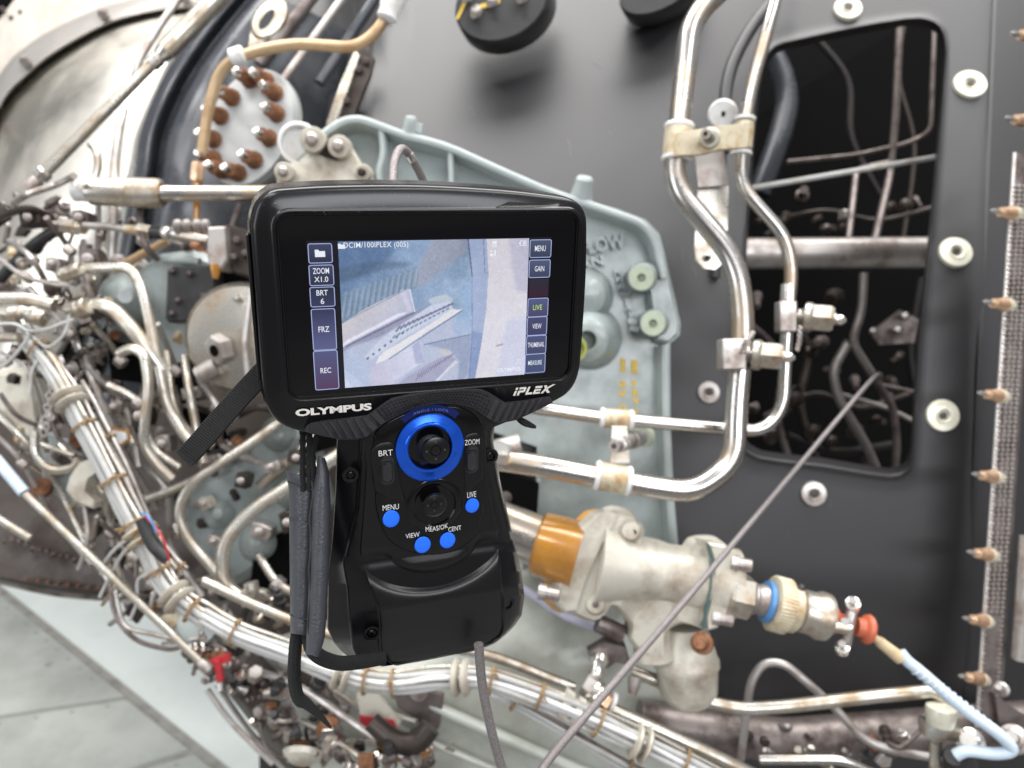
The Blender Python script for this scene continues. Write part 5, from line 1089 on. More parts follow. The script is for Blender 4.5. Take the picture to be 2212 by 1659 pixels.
for x, y in ((775, 150), (748, 218), (790, 132)): lat('screw', B['dark'], (x, y, 1.198), (x-1, y-1, 1.19), [(0, 8), (1, 6)], hg, 10)
# lobed cream casting above the screen
lc = thing('lobed_casting', P(700, 340, 1.0), 'cream lobed casting with round lugs above the left of the screen', 'casting')
slab('body', B['cast'], [(594, 372), (606, 356), (640, 350), (662, 330), (672, 296), (690, 282), (706, 292), (722, 306), (748, 300), (768, 330), (780, 352), (800, 362), (806, 384), (800, 420), (600, 420)], .985, .05, lc, .004)
for x, y, r in ((678, 303, 27), (735, 318, 24), (616, 373, 21), (786, 374, 18)):
    b_ = lat('lug', B['cast'], (x+5, y+4, 1.0), (x-3, y-2, .96), [(0, r), (.9, r), (1, r-2), (1, r*.5)], lc, 24); lat('lug_bolt', B['dull'] if r > 20 else B['brown'], (x-2, y-1, .966), (x-6, y-4, .952), [(0, r*.5), (.8, r*.5), (1, r*.3)], b_, 14)
lat('pin', B['brown'], (690, 312, .985), (735, 330, .985), [(0, 20), (.5, 22), (1, 18)], lc, 16)
lat('bore_ring', B['cushion'], (648, 312, 1.03), (646, 310, 1.01), [(0, 46), (.8, 46), (1, 42), (1, 38), (.2, 37)], label='pale round ring behind the lobed casting', cat='ring')
g = G(); q = []
for i in range(90): a_ = i*.35; q.append(P(778+i*.34+20*math.cos(a_)*.5, 330+28*math.sin(a_)*.8, 1.06))
g.tube(q, R_(4.5, 1.06), 6); g.make('coil_spring', B['rust'], label='rusty coil spring behind the lobed casting', cat='spring')

# ------------------------------------------------------------------ left hoses, blocks and bent tubes
T('rubber_hose', 'black rubber hose curving up from the left edge', 'hose', [(-30, 640, 1.08), (30, 570, 1.07), (85, 520, 1.06), (135, 492, 1.05)], 12, B['black'], sp=True)
hs = thing('braided_hose', P(220, 490, 1.03), 'corrugated grey hose with cream end fittings left of the screen', 'hose')
lat('end_fitting', B['painted'], (126, 486, 1.04), (182, 494, 1.03), [(0, 11), (.1, 17), (.7, 18), (.75, 14), (1, 13)], hs, 6, smooth=20)
q = spline(PP([(178, 486, 1.03), (205, 488, 1.03), (240, 490, 1.03), (276, 497, 1.03)]), 14); g = G(); g.tube(q, [R_(8.5 if i % 2 else 7, 1.03) for i in range(len(q))], 12); g.make('corrugated_tube', B['dull'], hs, 20)
lat('yellow_ferrule', B['cream'], (270, 494, 1.03), (300, 498, 1.03), [(0, 9), (1, 11)], hs, 16); lat('end_fitting', B['painted'], (296, 497, 1.03), (328, 503, 1.03), [(0, 12), (.1, 17), (.85, 17), (1, 13)], hs, 6, smooth=20)
lat('black_sleeve', B['black'], (326, 502, 1.03), (354, 504, 1.03), [(0, 14), (1, 14)], hs, 16)
vb = thing('control_block', P(450, 510, 1.0), 'steel control block with a row of upright fittings left of the screen', 'control block')
lat('ball', B['bright'], (352, 504, 1.02), (372, 502, 1.01), [(0, 8), (.3, 15), (.7, 15), (1, 9)], vb, 18)
lat('valve_tube', B['steel'], (368, 502, 1.01), (455, 520, 1.0), [(0, 12), (.1, 17), (.3, 15), (.5, 18), (1, 15)], vb, 18)
slab('block', B['dull'], [(448, 490), (486, 488), (492, 560), (478, 580), (452, 578), (444, 540)], .985, .04, vb, .003)
slab('block_arm', B['brown'], [(486, 484), (560, 500), (560, 600), (505, 590), (490, 560)], 1.0, .03, vb, .003)
for x in (386, 406, 428, 446): lat('upright_fitting', B['dull'], (x, 504, 1.0), (x-3, 476, .99), [(0, 9), (.3, 9), (.4, 11), (.8, 11), (1, 7)], vb, 12)
lat('amber_cone', B['orange'], (466, 572, .99), (465, 602, .99), [(0, 13), (.4, 11), (1, 6)], vb, 16)
lat('red_plug', B['rust'], (418, 530, .99), (432, 536, .98), [(0, 9), (1, 9)], vb, 12)
for x, y in ((512, 520), (530, 548), (506, 556)): lat('bolt', B['dark'], (x, y, .998), (x-2, y-2, .985), [(0, 9), (.6, 9), (1, 6)], vb, 6)
T('upright_tube', 'upright grey tube crossing below the actuator', 'tube', [(268, 236, 1.22), (258, 280, 1.2), (247, 360, 1.12), (246, 450, 1.1), (240, 570, 1.1)], 9, B['dull'])
T('upright_tube', 'short thin upright tube just left of the crossing tube', 'tube', [(212, 440, 1.1), (212, 560, 1.12)], 6, B['dull'])
T('upright_tube', 'lilac grey tube hanging from the top edge beside the push rod', 'tube', [(398, -20, 1.25), (342, 60, 1.22), (300, 130, 1.2), (284, 190, 1.2)], 8, B['dull'])
T('hook_tube', 'small hooked tube under the end of the push rod', 'tube', [(196, 312, 1.12), (210, 325, 1.11), (212, 360, 1.11), (206, 380, 1.11)], 8, B['painted'])
T('tan_rod', 'tan rod slanting under the control block', 'rod', [(362, 520, 1.08), (262, 574, 1.08)], 9, B['tan'])
s1 = thing('green_housing', P(380, 640, 1.05), 'sage green housing with a black cover plate, left of the screen', 'housing')
slab('housing_body', B['sage'], [(232, 600), (262, 588), (300, 575), (340, 545), (420, 536), (470, 560), (470, 700), (452, 770), (400, 810), (330, 760), (296, 700), (250, 720), (225, 780), (222, 700)], 1.08, .06, s1, .012)
lat('housing_bulge', B['sage'], (280, 650, 1.10), (270, 640, 1.03), [(0, 62), (.4, 58), (.8, 40), (1, 14)], s1, 24)
slab('cover_plate', B['black'], [(360, 582), (372, 574), (455, 572), (464, 582), (464, 682), (456, 692), (364, 696), (356, 686)], 1.03, .03, s1, .003)
for x, y in ((372, 586), (410, 592), (385, 650), (372, 678), (440, 640), (450, 668)): lat('cover_screw', B['dark'], (x, y, 1.03), (x-2, y-2, 1.02), [(0, 7), (.6, 7), (1, 4)], s1, 8)
T('housing_spout', None, None, [(352, 560, 1.05), (432, 566, 1.04)], 9, B['sage'], parent=s1)
dm_ = thing('round_housing', P(530, 730, 1.02), 'round cream grey housing half hidden by the left edge of the screen', 'housing')
lat('drum', B['painted'], (548, 725, 1.08), (520, 732, 1.0), [(0, 118), (.8, 118), (.92, 108), (1, 60), (1, 5)], dm_, 48)
T('drum_band', None, None, [(540, 640, .985), (528, 740, .98), (540, 850, .985)], 7, B['dull'], parent=dm_); lat('drum_bolt', B['bright'], (516, 645, .99), (510, 640, .975), [(0, 10), (.6, 10), (1, 6)], dm_, 10)
nf = thing('union_nut', P(475, 750, .98), 'large open hexagon union nut below the round housing', 'union nut')
nut('hex', B['dull'], (486, 752, .99), (462, 758, .975), 34, nf); lat('bore', B['void'], (465, 757, .976), (461, 758, .9735), [(0, 13), (1, 13)], nf, 16); T('union_body', None, None, [(470, 790, .99), (430, 812, .99)], 21, B['dull'], parent=nf)
t6 = [('bent cream tube running down from a collar above the green housing', [(140, 590, 1.01), (180, 580, 1.0), (286, 577, .99), (312, 640, .985), (345, 800, .98), (362, 880, .98), (405, 950, .98), (440, 975, .98)], 11.5, 30),
 ('thick cream tube sweeping down in front of the green housing', [(150, 668, 1.0), (180, 662, .99), (236, 658, .98), (290, 715, .97), (352, 800, .985)], 16, 60),
 ('hooked cream tube below the thick sweeping tube', [(258, 764, .97), (285, 750, .965), (312, 765, .96), (322, 830, .96), (314, 900, .96), (309, 960, .965), (345, 1010, .97), (372, 1035, .975)], 11, 26),
 ('cream tube right of the hooked tube, running under the neck strap', [(398, 770, 1.02), (410, 850, 1.0), (425, 930, 1.0), (440, 1000, 1.0)], 9, 30),
 ('inner cream tube between the hooked tube and the strap', [(360, 760, 1.04), (372, 870, 1.02), (400, 930, 1.02), (460, 965, 1.02)], 9, 30),
 ('long cream tube coming down left from under the scope and turning back', [(700, 840, 1.04), (560, 945, 1.02), (410, 1045, 1.0), (382, 1105, 1.0), (405, 1165, 1.0), (475, 1245, 1.0)], 11, 32),
 ('short cream branch tube joining the long turning tube', [(318, 1078, 1.02), (400, 1048, 1.02), (450, 1018, 1.02)], 9, 30),
 ('thickest cream tube behind the hand strap ending in a hook', [(760, 965, .98), (540, 1105, .96), (478, 1175, .95), (484, 1262, .95), (520, 1292, .95), (546, 1278, .95), (542, 1258, .95)], 15, 60),
 ('grey tube parallel to the thickest cream tube', [(720, 900, 1.08), (620, 1000, 1.06), (560, 1050, 1.06)], 12, 20),
 ('white tube entering from the left edge above its twin', [(-20, 644, 1.0), (60, 645, 1.0), (118, 660, 1.0)], 14, 20),
 ('white tube entering from the left edge below its twin', [(-20, 676, .99), (90, 680, .98), (100, 690, .98)], 12, 20),
 ('thin white stub at the left edge beside the wire fan', [(-20, 728, .99), (45, 730, .98)], 11, 10),
 ('looped pale tube beside the white wire bundle', [(76, 930, 1.0), (74, 985, 1.0), (110, 1020, 1.0), (160, 1010, 1.0), (172, 990, 1.0)], 9, 34),
 ('thin dull tube crossing the looped tube', [(90, 960, 1.03), (160, 985, 1.03)], 6, 10),
 ('short pale rod at the far left over the brown casing', [(-20, 1110, 1.0), (66, 1163, 1.0)], 9, 10)]
for lab, pts, r, bd in t6: T('bent_tube', lab, 'tube', pts, r, B['painted'], bd)
for lab, a, b, r in (('cream collar at the upper left end of the bent tube', (130, 596, .99), (176, 580, .985), 13), ('cream ring at the start of the thick sweeping tube', (168, 672, .975), (192, 660, .97), 18), ('cream collar on the lower white tube at the left', (70, 682, .965), (96, 690, .965), 16), ('cream collar on the upper white tube at the left', (18, 678, .975), (40, 680, .975), 14)):
    lat('collar', B['painted'], a, b, [(0, r), (.08, r+2), (.3, r+3), (.35, r+2), (.65, r+2), (.7, r+3), (.92, r+2), (1, r)], label=lab, cat='collar')
lr = thing('linkage_rod', P(250, 1250, .95), 'long straight grey linkage rod crossing the lower left corner', 'linkage rod')
T('rod', None, None, [(56, 1068, .96), (440, 1436, .93)], 8.5, B['painted'], parent=lr); T('pale_sleeve', None, None, [(-10, 990, .965), (52, 1064, .96)], 12, B['sleeve'], parent=lr); lat('rod_end', B['dull'], (432, 1428, .93), (452, 1448, .93), [(0, 9), (.4, 13), (1, 12)], lr, 12)
s2 = thing('green_gearbox', P(540, 1080, 1.06), 'sage green gearbox housing behind the hand strap', 'gearbox')
slab('gearbox_body', B['sage'], [(392, 1060), (440, 1030), (520, 985), (560, 930), (600, 905), (660, 930), (700, 1100), (640, 1200), (560, 1240), (500, 1270), (430, 1210), (380, 1150)], 1.08, .07, s2, .016)
for (x, y, r) in ((600, 940, 36), (470, 1110, 34), (560, 1170, 44), (630, 1060, 40)): lat('boss', B['sage'], (x+6, y, 1.10), (x, y, 1.04), [(0, r*1.2), (.3, r), (.6, r*.85), (.85, r*.6), (1, r*.3), (1.03, 1)], s2, 24)
s3 = thing('green_bracket', P(130, 1020, 1.1), 'small pale green bracket with a rust stain below the wire fan', 'bracket')
slab('bracket_body', B['sagerim'], [(64, 960), (95, 930), (160, 955), (180, 1000), (230, 1050), (228, 1085), (150, 1100), (95, 1050)], 1.08, .03, s3, .004)
lat('stain_boss', B['rust'], (92, 1055, 1.08), (88, 1050, 1.05), [(0, 22), (1, 18)], s3, 16)
yt = slab('data_tag', B['cushion'], [(236, 928), (272, 934), (274, 948), (262, 958), (246, 952)], .99, .002, label='small white tag with an orange stained edge', cat='tag')
g = G(); q = PP([(234, 924), (278, 933), (280, 950), (262, 962), (242, 955)], .992); g.tube(q+[q[0]], R_(3, .99), 6); g.make('tag_edge', B['orange'], yt)
slab('clip_casting', B['cast'], [(170, 1000), (212, 985), (220, 1010), (190, 1030), (182, 1065), (205, 1085), (200, 1100), (160, 1085), (140, 1060), (148, 1030)], .98, .02, bev=.003, label='forked cream clip beside the white wire bundle', cat='clip')
slab('pear_cover', B['cast'], [(-20, 800), (60, 790), (82, 850), (88, 930), (70, 960), (30, 930), (-20, 880)], 1.12, .03, bev=.012, label='smooth cream pear shaped cover at the left edge', cat='cover')

# ------------------------------------------------------------------ white wire bundles
def bundle(label, pts, offs, r, d, mats, ties, name='wire_bundle', cl=()):
    p3 = spline(PP(pts, d), 8); t = thing(name, p3[len(p3)//2], label, 'wire bundle')
    rr = random.Random(len(label)); n = len(p3)
    def off(i, o, z):
        tt = (p3[min(n-1, i+1)]-p3[max(0, i-1)]).normalized(); s = tt.cross(FWD).normalized(); return p3[i]+s*R_(o, d)+FWD*R_(z, d)
    for k, (o, z) in enumerate(offs):
        ph = rr.random()*6; q = [off(i, o*1.06+2.6*math.sin(i*.16+ph)+1.2*math.sin(i*.37+2*ph), z+3*math.cos(i*.2+ph)) for i in range(n)]
        G().tube(q, R_(r[k] if isinstance(r, (list, tuple)) else r, d), 10).make('wire', mats[k % len(mats)], t)
    W_ = max(abs(o) for o, z in offs)+(r if not isinstance(r, (list, tuple)) else max(r))
    for f in ties:
        i = max(1, min(n-2, int(f*n))); c_ = off(i, 0, 0); tt = (p3[i+1]-p3[i-1]).normalized(); s = tt.cross(FWD).normalized(); zz = s.cross(tt)
        g = G()
        for w_ in (-1.6, 1.6):
            ring = [c_+tt*R_(w_, d)+s*R_((W_+2)*math.cos(a), d)+zz*R_((W_*.6+3)*math.sin(a), d) for a in [2*math.pi*j/16 for j in range(16)]]; g.tube(ring, R_(1.9, d), 6, closed=True)
        kn = c_+s*R_(W_*rr.choice((-.6, .5, .9)), d)-FWD*R_(W_*.7+5, d)
        for j in range(3):
            e = kn+(tt*rr.uniform(-1, 1)+s*rr.uniform(-1, 1)-FWD*.3).normalized()*R_(rr.uniform(9, 17), d); g.tube([kn, (kn+e)/2+UP*R_(2, d), e], R_(1.9, d), 5)
        g.make('lacing_tie', B['tie'], t, 50)
    for f in cl:
        i = max(1, min(n-2, int(f*n))); c_ = off(i, 0, 0); tt = (p3[i+1]-p3[i-1]).normalized()
        for w_ in (-13, 8):
            ring = []
            G().lathe(c_+tt*R_(w_, d), tt, [(0, R_(W_, d)), (R_(1, d), R_(W_+8, d)), (R_(4, d), R_(W_+10, d)), (R_(9, d), R_(W_+5, d)), (R_(11, d), R_(W_, d))], 28).make('clamp_ring', B['cream'] if (i % 2) else B['cast'], t, 40)
    return t
five = [(-19, 2), (-9, -6), (2, -9), (13, -4)]
bundle('fan of white wires gathered into a bundle running down the left side', [(48, 712, 1.0), (90, 765, .97), (140, 842, .95), (182, 920, .94), (232, 1015, .93), (282, 1112, .92), (318, 1180, .915), (352, 1250, .91), (392, 1300, .90), (450, 1338, .90)], five+[(-14, 7), (20, 5)], [6.5, 5.6, 6.8, 5, 5, 4], .94, [B['wire'], B['wire'], B['wire'], B['painted'], B['dull'], B['dull']], (.10, .33, .47, .58, .74, .93), cl=(.25, .62, .86))
bundle('main white wire bundle sagging under the scope to the bottom right', [(440, 1330, .90), (520, 1372, .89), (620, 1408, .885), (700, 1440, .88), (780, 1468, .875), (860, 1476, .87), (950, 1466, .87), (1040, 1466, .86), (1130, 1492, .855), (1230, 1532, .85), (1330, 1580, .85), (1440, 1630, .85), (1580, 1700, .85)], [(-20, 3), (-9, -5), (3, -8), (14, -4), (22, 4), (-5, 8), (9, 8)], [5.5, 6.6, 5.8, 6.2, 4, 4.5, 4.5], .88, [B['wire'], B['wire'], B['cushion'], B['wire'], B['painted'], B['dull'], B['dull']], (.08, .20, .35, .41, .60, .70, .80, .93), cl=(.29, .54, .87))
bundle('thin wire pair with a dark strand below the main bundle', [(1060, 1500, .88), (1130, 1530, .88), (1230, 1585, .87), (1330, 1640, .87), (1440, 1700, .87)], [(-8, 3), (0, -2), (9, 0)], [4, 5, 5], .87, [B['wire'], B['wire'], B['dark']], (.2, .5, .8))
bundle('grey cable pair beside the fan bundle', [(168, 830, .98), (210, 900, .96), (262, 1000, .95), (320, 1130, .945), (372, 1210, .94), (398, 1235, .94)], [(-6, 0), (7, 2)], [6.5, 5], .95, [B['painted'], B['dull']], (.3, .62, .9))
wf = thing('loose_wires', P(110, 730, .98), 'loose white wires spreading from the tied head of the bundle at the left', 'wires')
for pts in ([(60, 715), (30, 700), (-20, 702)], [(60, 715), (100, 712), (130, 700), (160, 690)], [(64, 722), (50, 745), (20, 780), (-10, 800)], [(72, 728), (104, 750), (140, 720), (150, 680)], [(90, 770), (70, 800), (64, 850)], [(310, 1160), (270, 1190), (240, 1240), (215, 1290)], [(300, 1150), (255, 1180), (226, 1215), (218, 1240)], [(350, 1250), (330, 1290), (322, 1330)], [(345, 1240), (300, 1250), (296, 1300), (280, 1340)]):
    T('loose_wire', None, None, pts, 3.6, B['wire'], d=.965, parent=wf, sp=True, seg=8)
bc = T('black_sleeve', 'black heat shrink sleeve with red and blue wires beside the fan bundle', 'sleeve', [(306, 1122, .89), (330, 1180, .885), (362, 1208, .885)], 14, B['black'])
T('red_wire', None, None, [(312, 1112, .885), (350, 1160, .87), (366, 1212, .875)], 2.4, B['red'], parent=bc, sp=True); T('blue_wire', None, None, [(305, 1108, .885), (322, 1118, .87), (338, 1150, .87)], 2.4, B['bluering'], parent=bc, sp=True)
# ------------------------------------------------------------------ lower pipes
t7 = [('cream tube lying above the main bundle and rising to the swivel nut', [(440, 1255, .93), (545, 1305, .92), (640, 1345, .92), (760, 1385, .92), (880, 1395, .92), (1000, 1402, .91), (1100, 1428, .90), (1175, 1460, .90), (1240, 1485, .90)], 11, B['painted']),
 ('cream pipe continuing right of the swivel nut to the bottom edge', [(1318, 1530, .89), (1440, 1585, .885), (1560, 1640, .88), (1700, 1710, .88)], 14, B['painted']),
 ('long pipe from the swivel bracket to the collar at lower right', [(1365, 1450, .93), (1420, 1470, .925), (1510, 1512, .92), (1600, 1532, .915), (1700, 1526, .91), (1880, 1505, .905), (2020, 1492, .90), (2040, 1520, .90), (2036, 1570, .90)], 14, B['painted']),
 ('arched thin tube behind the long lower pipe', [(1600, 1640, .98), (1612, 1540, .97), (1622, 1470, .97), (1650, 1430, .97), (1694, 1432, .965), (1790, 1515, .96), (1868, 1600, .955), (1930, 1622, .95), (2030, 1638, .95)], 9, B['dull']),
 ('lowest pipe at the bottom right edge', [(1640, 1640, .90), (1820, 1640, .89), (1870, 1662, .89), (1960, 1710, .89)], 11, B['steel']),
 ('lilac sleeved cable curving under the amber collar', [(1110, 1262, .96), (1160, 1290, .955), (1220, 1332, .95), (1320, 1366, .945)], 9, B['lilac'])]
for lab, pts, r, m in t7: T('pipe', lab, 'pipe', pts, r, m, 40, sp=False)
swv = thing('swivel_joint', P(1280, 1460, .87), 'stacked silver swivel nuts crossed by the insertion tube', 'swivel joint')
slab('swivel_bracket', B['dark'], [(1270, 1410), (1308, 1386), (1352, 1396), (1364, 1440), (1330, 1432), (1312, 1446), (1276, 1430)], .90, .02, swv, .002)
lat('swivel_post', B['bright'], (1298, 1412, .895), (1284, 1470, .885), [(0, 18), (.2, 22), (.5, 15), (.8, 17), (1, 20)], swv, 20)
nut('swivel_nut', B['dull'], (1262, 1474, .87), (1286, 1490, .865), 27, swv); lat('swivel_ring', B['bright'], (1276, 1482, .865), (1298, 1504, .865), [(0, 24), (.2, 26), (.4, 22), (.6, 26), (1, 22)], swv, 20); nut('swivel_nut', B['copper'], (1290, 1500, .865), (1312, 1520, .865), 22, swv)
lat('swivel_pin', B['dull'], (1372, 1462, .90), (1366, 1500, .895), [(0, 16), (.6, 13), (1, 9)], swv, 14); lat('end_cushion', B['cushion'], (1314, 1516, .885), (1326, 1522, .885), [(0, 18), (.2, 25), (.8, 25), (1, 18)], swv, 24)
slab('wedge_tab', B['cast'], [(1226, 1490), (1244, 1504), (1222, 1556), (1204, 1548)], .845, .01, bev=.001, label='white wedge tab tucked into the main bundle', cat='tab')
slab('wedge_tab', B['cast'], [(1254, 1510), (1268, 1518), (1246, 1568), (1230, 1562)], .845, .01, bev=.001, label='second white tab beside the insertion tube', cat='tab')
ep = thing('end_clamp', P(2060, 1570, .88), 'silver saddle clamp with a white collar above the end of the blue sleeve', 'clamp')
lat('collar', B['zinc'], (2030, 1566, .885), (2034, 1524, .885), [(0, 26), (.3, 29), (.7, 31), (.9, 30), (1, 22), (1, 15)], ep, 28)
slab('saddle', B['painted'], [(2002, 1560), (2030, 1566), (2062, 1572), (2100, 1590), (2096, 1612), (2050, 1600), (2022, 1612), (2004, 1596)], .89, .02, ep, .003); lat('saddle_nut', B['bright'], (2098, 1604, .89), (2092, 1598, .872), [(0, 28), (.3, 28), (.35, 20), (1, 16)], ep, 20)
lat('leg_tube', B['painted'], (2022, 1600, .9), (2018, 1700, .9), [(0, 12), (1, 12)], ep, 14); lat('dark_plug', B['black'], (2075, 1650, .89), (2062, 1632, .872), [(0, 34), (.7, 28), (1, 20)], ep, 20)
for x, y, r, lab in ((2192, 1598, 30, 'round washer stack at the right edge beside the blue sleeve'), (2165, 1490, 15, 'short dark stud at the right edge below the mesh seal')):
    lat('edge_bolt', B['dull'], (x, y, .95), (x-8, y-6, .92), [(0, r), (.25, r), (.3, r*.7), (.6, r*.7), (.65, r*.5), (1, r*.4)], label=lab, cat='bolt')
slab('edge_gusset', B['dark'], [(2150, 1500), (2190, 1530), (2240, 1560), (2240, 1590), (2160, 1570)], .97, .01, label='dark gusset plate at the right edge below the seal', cat='gusset')
# ------------------------------------------------------------------ red items and odd parts at the bottom
rt = thing('red_latch', P(475, 1440, .95), 'bright red T shaped latch below the linkage rod', 'latch')
slab('latch_head', B['red'], [(444, 1430), (470, 1420), (494, 1414), (496, 1430), (480, 1436), (446, 1440)], .95, .008, rt, .001); slab('latch_stem', B['red'], [(460, 1428), (474, 1426), (480, 1472), (468, 1476)], .945, .008, rt, .001); lat('latch_tip', B['cushion'], (473, 1474, .95), (475, 1492, .95), [(0, 6), (1, 5)], rt, 10)
rp = slab('red_label', B['red'], [(776, 1546), (850, 1556), (856, 1572), (846, 1584), (788, 1572), (778, 1562)], 1.0, .002, label='red label plate under the main wire bundle', cat='label')
slab('label_plate', B['cast'], [(770, 1500), (812, 1496), (866, 1560), (852, 1590), (784, 1578)], 1.004, .006, rp)
T('amber_pipe', 'amber edged dark elbow at the bottom, right of the red label', 'elbow', [(820, 1600, 1.0), (862, 1636, .99), (905, 1630, .99), (935, 1608, 1.0)], 14, B['orange'], 30)
T('dark_elbow', 'dark brown elbow lying over the amber pipe at the bottom', 'elbow', [(800, 1560, .98), (850, 1605, .975), (900, 1610, .975), (930, 1570, .98)], 24, B['brown'], 30)
lat('rust_cap', B['rust'], (702, 1575, .98), (716, 1562, .96), [(0, 20), (.8, 20), (1, 14)], label='rusty red cap under the frayed cord end', cat='cap')
lat('cream_cap', B['cast'], (655, 1625, .98), (650, 1650, .97), [(0, 44), (.5, 40), (1, 20)], label='cream dome cut off by the bottom edge, left of centre', cat='dome')
lat('olive_flange', B['sagerim'], (420, 1360, 1.0), (428, 1352, .98), [(0, 44), (.7, 44), (1, 38)], label='pale green round flange under the fan bundle clamp', cat='flange')
# clutter on the core: small individual fittings, tubes and blocks
rnd = random.Random(21)
def along(path, t):
    L_ = [0]
    for i in range(1, len(path)): L_.append(L_[-1]+math.dist(path[i][:2], path[i-1][:2]))
    s = t*L_[-1]
    for i in range(1, len(path)):
        if L_[i] >= s: f = (s-L_[i-1])/(L_[i]-L_[i-1]); return [path[i-1][k]+(path[i][k]-path[i-1][k])*f for k in range(len(path[0]))]
    return path[-1]
zones = [([(10, 420, 1.15), (120, 450, 1.12), (250, 540, 1.15), (420, 560, 1.1), (540, 600, 1.1)], 60, 46), ([(20, 470, 1.15), (60, 600, 1.1), (30, 800, 1.1)], 50, 30), ([(100, 620, 1.08), (200, 640, 1.05), (220, 700, 1.05), (170, 800, 1.05)], 50, 34),
         ([(120, 760, 1.08), (230, 860, 1.08), (340, 860, 1.1), (400, 740, 1.12)], 60, 36), ([(60, 900, 1.1), (200, 1050, 1.08), (300, 1240, 1.05)], 50, 44), ([(150, 1000, 1.12), (250, 1130, 1.1), (270, 1220, 1.06)], 26, 26), ([(340, 880, 1.08), (470, 900, 1.1), (520, 1000, 1.1), (350, 1150, 1.08)], 70, 40),
         ([(262, 1270, 1.05), (350, 1325, 1.02), (440, 1415, 1.0), (530, 1480, 1.0), (630, 1590, 1.0)], 22, 48), ([(430, 1420, 1.02), (560, 1460, 1.0), (700, 1540, 1.02), (780, 1620, 1.0)], 60, 70), ([(560, 1560, .98), (760, 1640, 1.0), (960, 1640, 1.0)], 34, 40), ([(460, 1240, 1.05), (560, 1330, 1.0), (640, 1340, 1.0)], 40, 24), ([(1620, 1600, 1.0), (1800, 1620, 1.0), (1960, 1600, 1.0)], 30, 26)]
mm = ['steel', 'dull', 'dull', 'dark', 'brown', 'painted', 'dark', 'brown', 'dark', 'dull', 'black', 'black', 'dull', 'brown', 'cream', 'steel', 'dark', 'rust']
cnt = 0
for path, wd, num in zones:
    for k in range(num):
        x, y, d = along(path, (k+rnd.random())/num); x += rnd.gauss(0, wd*.55); y += rnd.gauss(0, wd*.55); d += rnd.uniform(-.05, .05)
        if 750 < x < 880 and 1470 < y < 1605: continue
        kind = rnd.random(); m = B[rnd.choice(mm)]; r = rnd.uniform(5, 13); a_ = rnd.uniform(0, 2*math.pi); ln = rnd.uniform(14, 34)
        x2, y2, d2 = x+ln*math.cos(a_), y+ln*math.sin(a_), d-rnd.uniform(0, .03)
        if kind < .44: lat('bolt', m, (x, y, d), (x2, y2, d2), [(0, r*1.3), (.25, r*1.3), (.3, r), (.75, r), (.8, r*.6), (1, r*.5)], core, 10)
        elif kind < .66: nut('nut', m, (x, y, d), (x+(x2-x)*.6, y+(y2-y)*.6, d2), r*1.3, core)
        elif kind < .82: slab('bracket', m, [(x+rr_*math.cos(t), y+rr_*math.sin(t)) for t, rr_ in [(a_+i*math.pi*2/5, rnd.uniform(.7, 1.5)*r*1.8) for i in range(5)]], d, rnd.uniform(.006, .02), core, .001)
        else:
            x3, y3 = x2+rnd.uniform(-50, 50), y2+rnd.uniform(-50, 50); T('elbow_tube', None, None, [(x, y, d), (x2+rnd.uniform(-20, 20), y2+rnd.uniform(-20, 20), d-.02), (x3, y3, d+.01)], rnd.uniform(3, 7), B[rnd.choice(['painted', 'dull', 'steel', 'dark', 'painted'])], 14, parent=core, seg=10)
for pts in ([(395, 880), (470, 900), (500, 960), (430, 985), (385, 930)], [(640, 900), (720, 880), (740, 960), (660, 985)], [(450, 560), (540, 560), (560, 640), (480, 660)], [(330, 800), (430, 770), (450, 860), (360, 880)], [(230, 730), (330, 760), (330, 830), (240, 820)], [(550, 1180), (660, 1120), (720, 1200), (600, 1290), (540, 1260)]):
    slab('shade_patch', B['void'], pts, 1.065, .004, core, smooth=0)  # flat black sheets stand in for shaded gaps between the fittings
for x, y, w_, h_, m_ in ((585, 1010, 34, 22, 'dull'), (520, 1040, 26, 30, 'brown'), (460, 1170, 30, 20, 'dull'), (560, 1150, 44, 30, 'dull'), (620, 1130, 30, 44, 'brown'), (440, 1090, 20, 26, 'cast'), (640, 990, 40, 26, 'brown'), (410, 850, 40, 24, 'dull'), (300, 900, 36, 40, 'brown'), (245, 880, 26, 30, 'dull'), (350, 960, 30, 34, 'dull'), (90, 800, 26, 34, 'brown'), (170, 470, 34, 30, 'dark'), (60, 470, 40, 30, 'brown'), (190, 560, 40, 40, 'dark'), (110, 570, 30, 26, 'dull'), (30, 760, 26, 30, 'brown')):
    a_ = (x*.013+y*.007) % 1.2-.6; c_, s_ = math.cos(a_), math.sin(a_)
    bk = slab('block_fitting', B[m_], [(x+px_*c_-py_*s_, y+px_*s_+py_*c_) for px_, py_ in ((-w_/2, -h_/2), (0, -h_*.62), (w_/2, -h_/2), (w_*.6, 0), (w_/2, h_/2), (-w_/2, h_/2))], 1.03, .025, core, .002)
    lat('bolt', B['dull'], (x, y, 1.03), (x-2, y-2, 1.012), [(0, min(w_, h_)*.3), (.6, min(w_, h_)*.3), (.65, min(w_, h_)*.18), (1, min(w_, h_)*.16)], bk, 10)
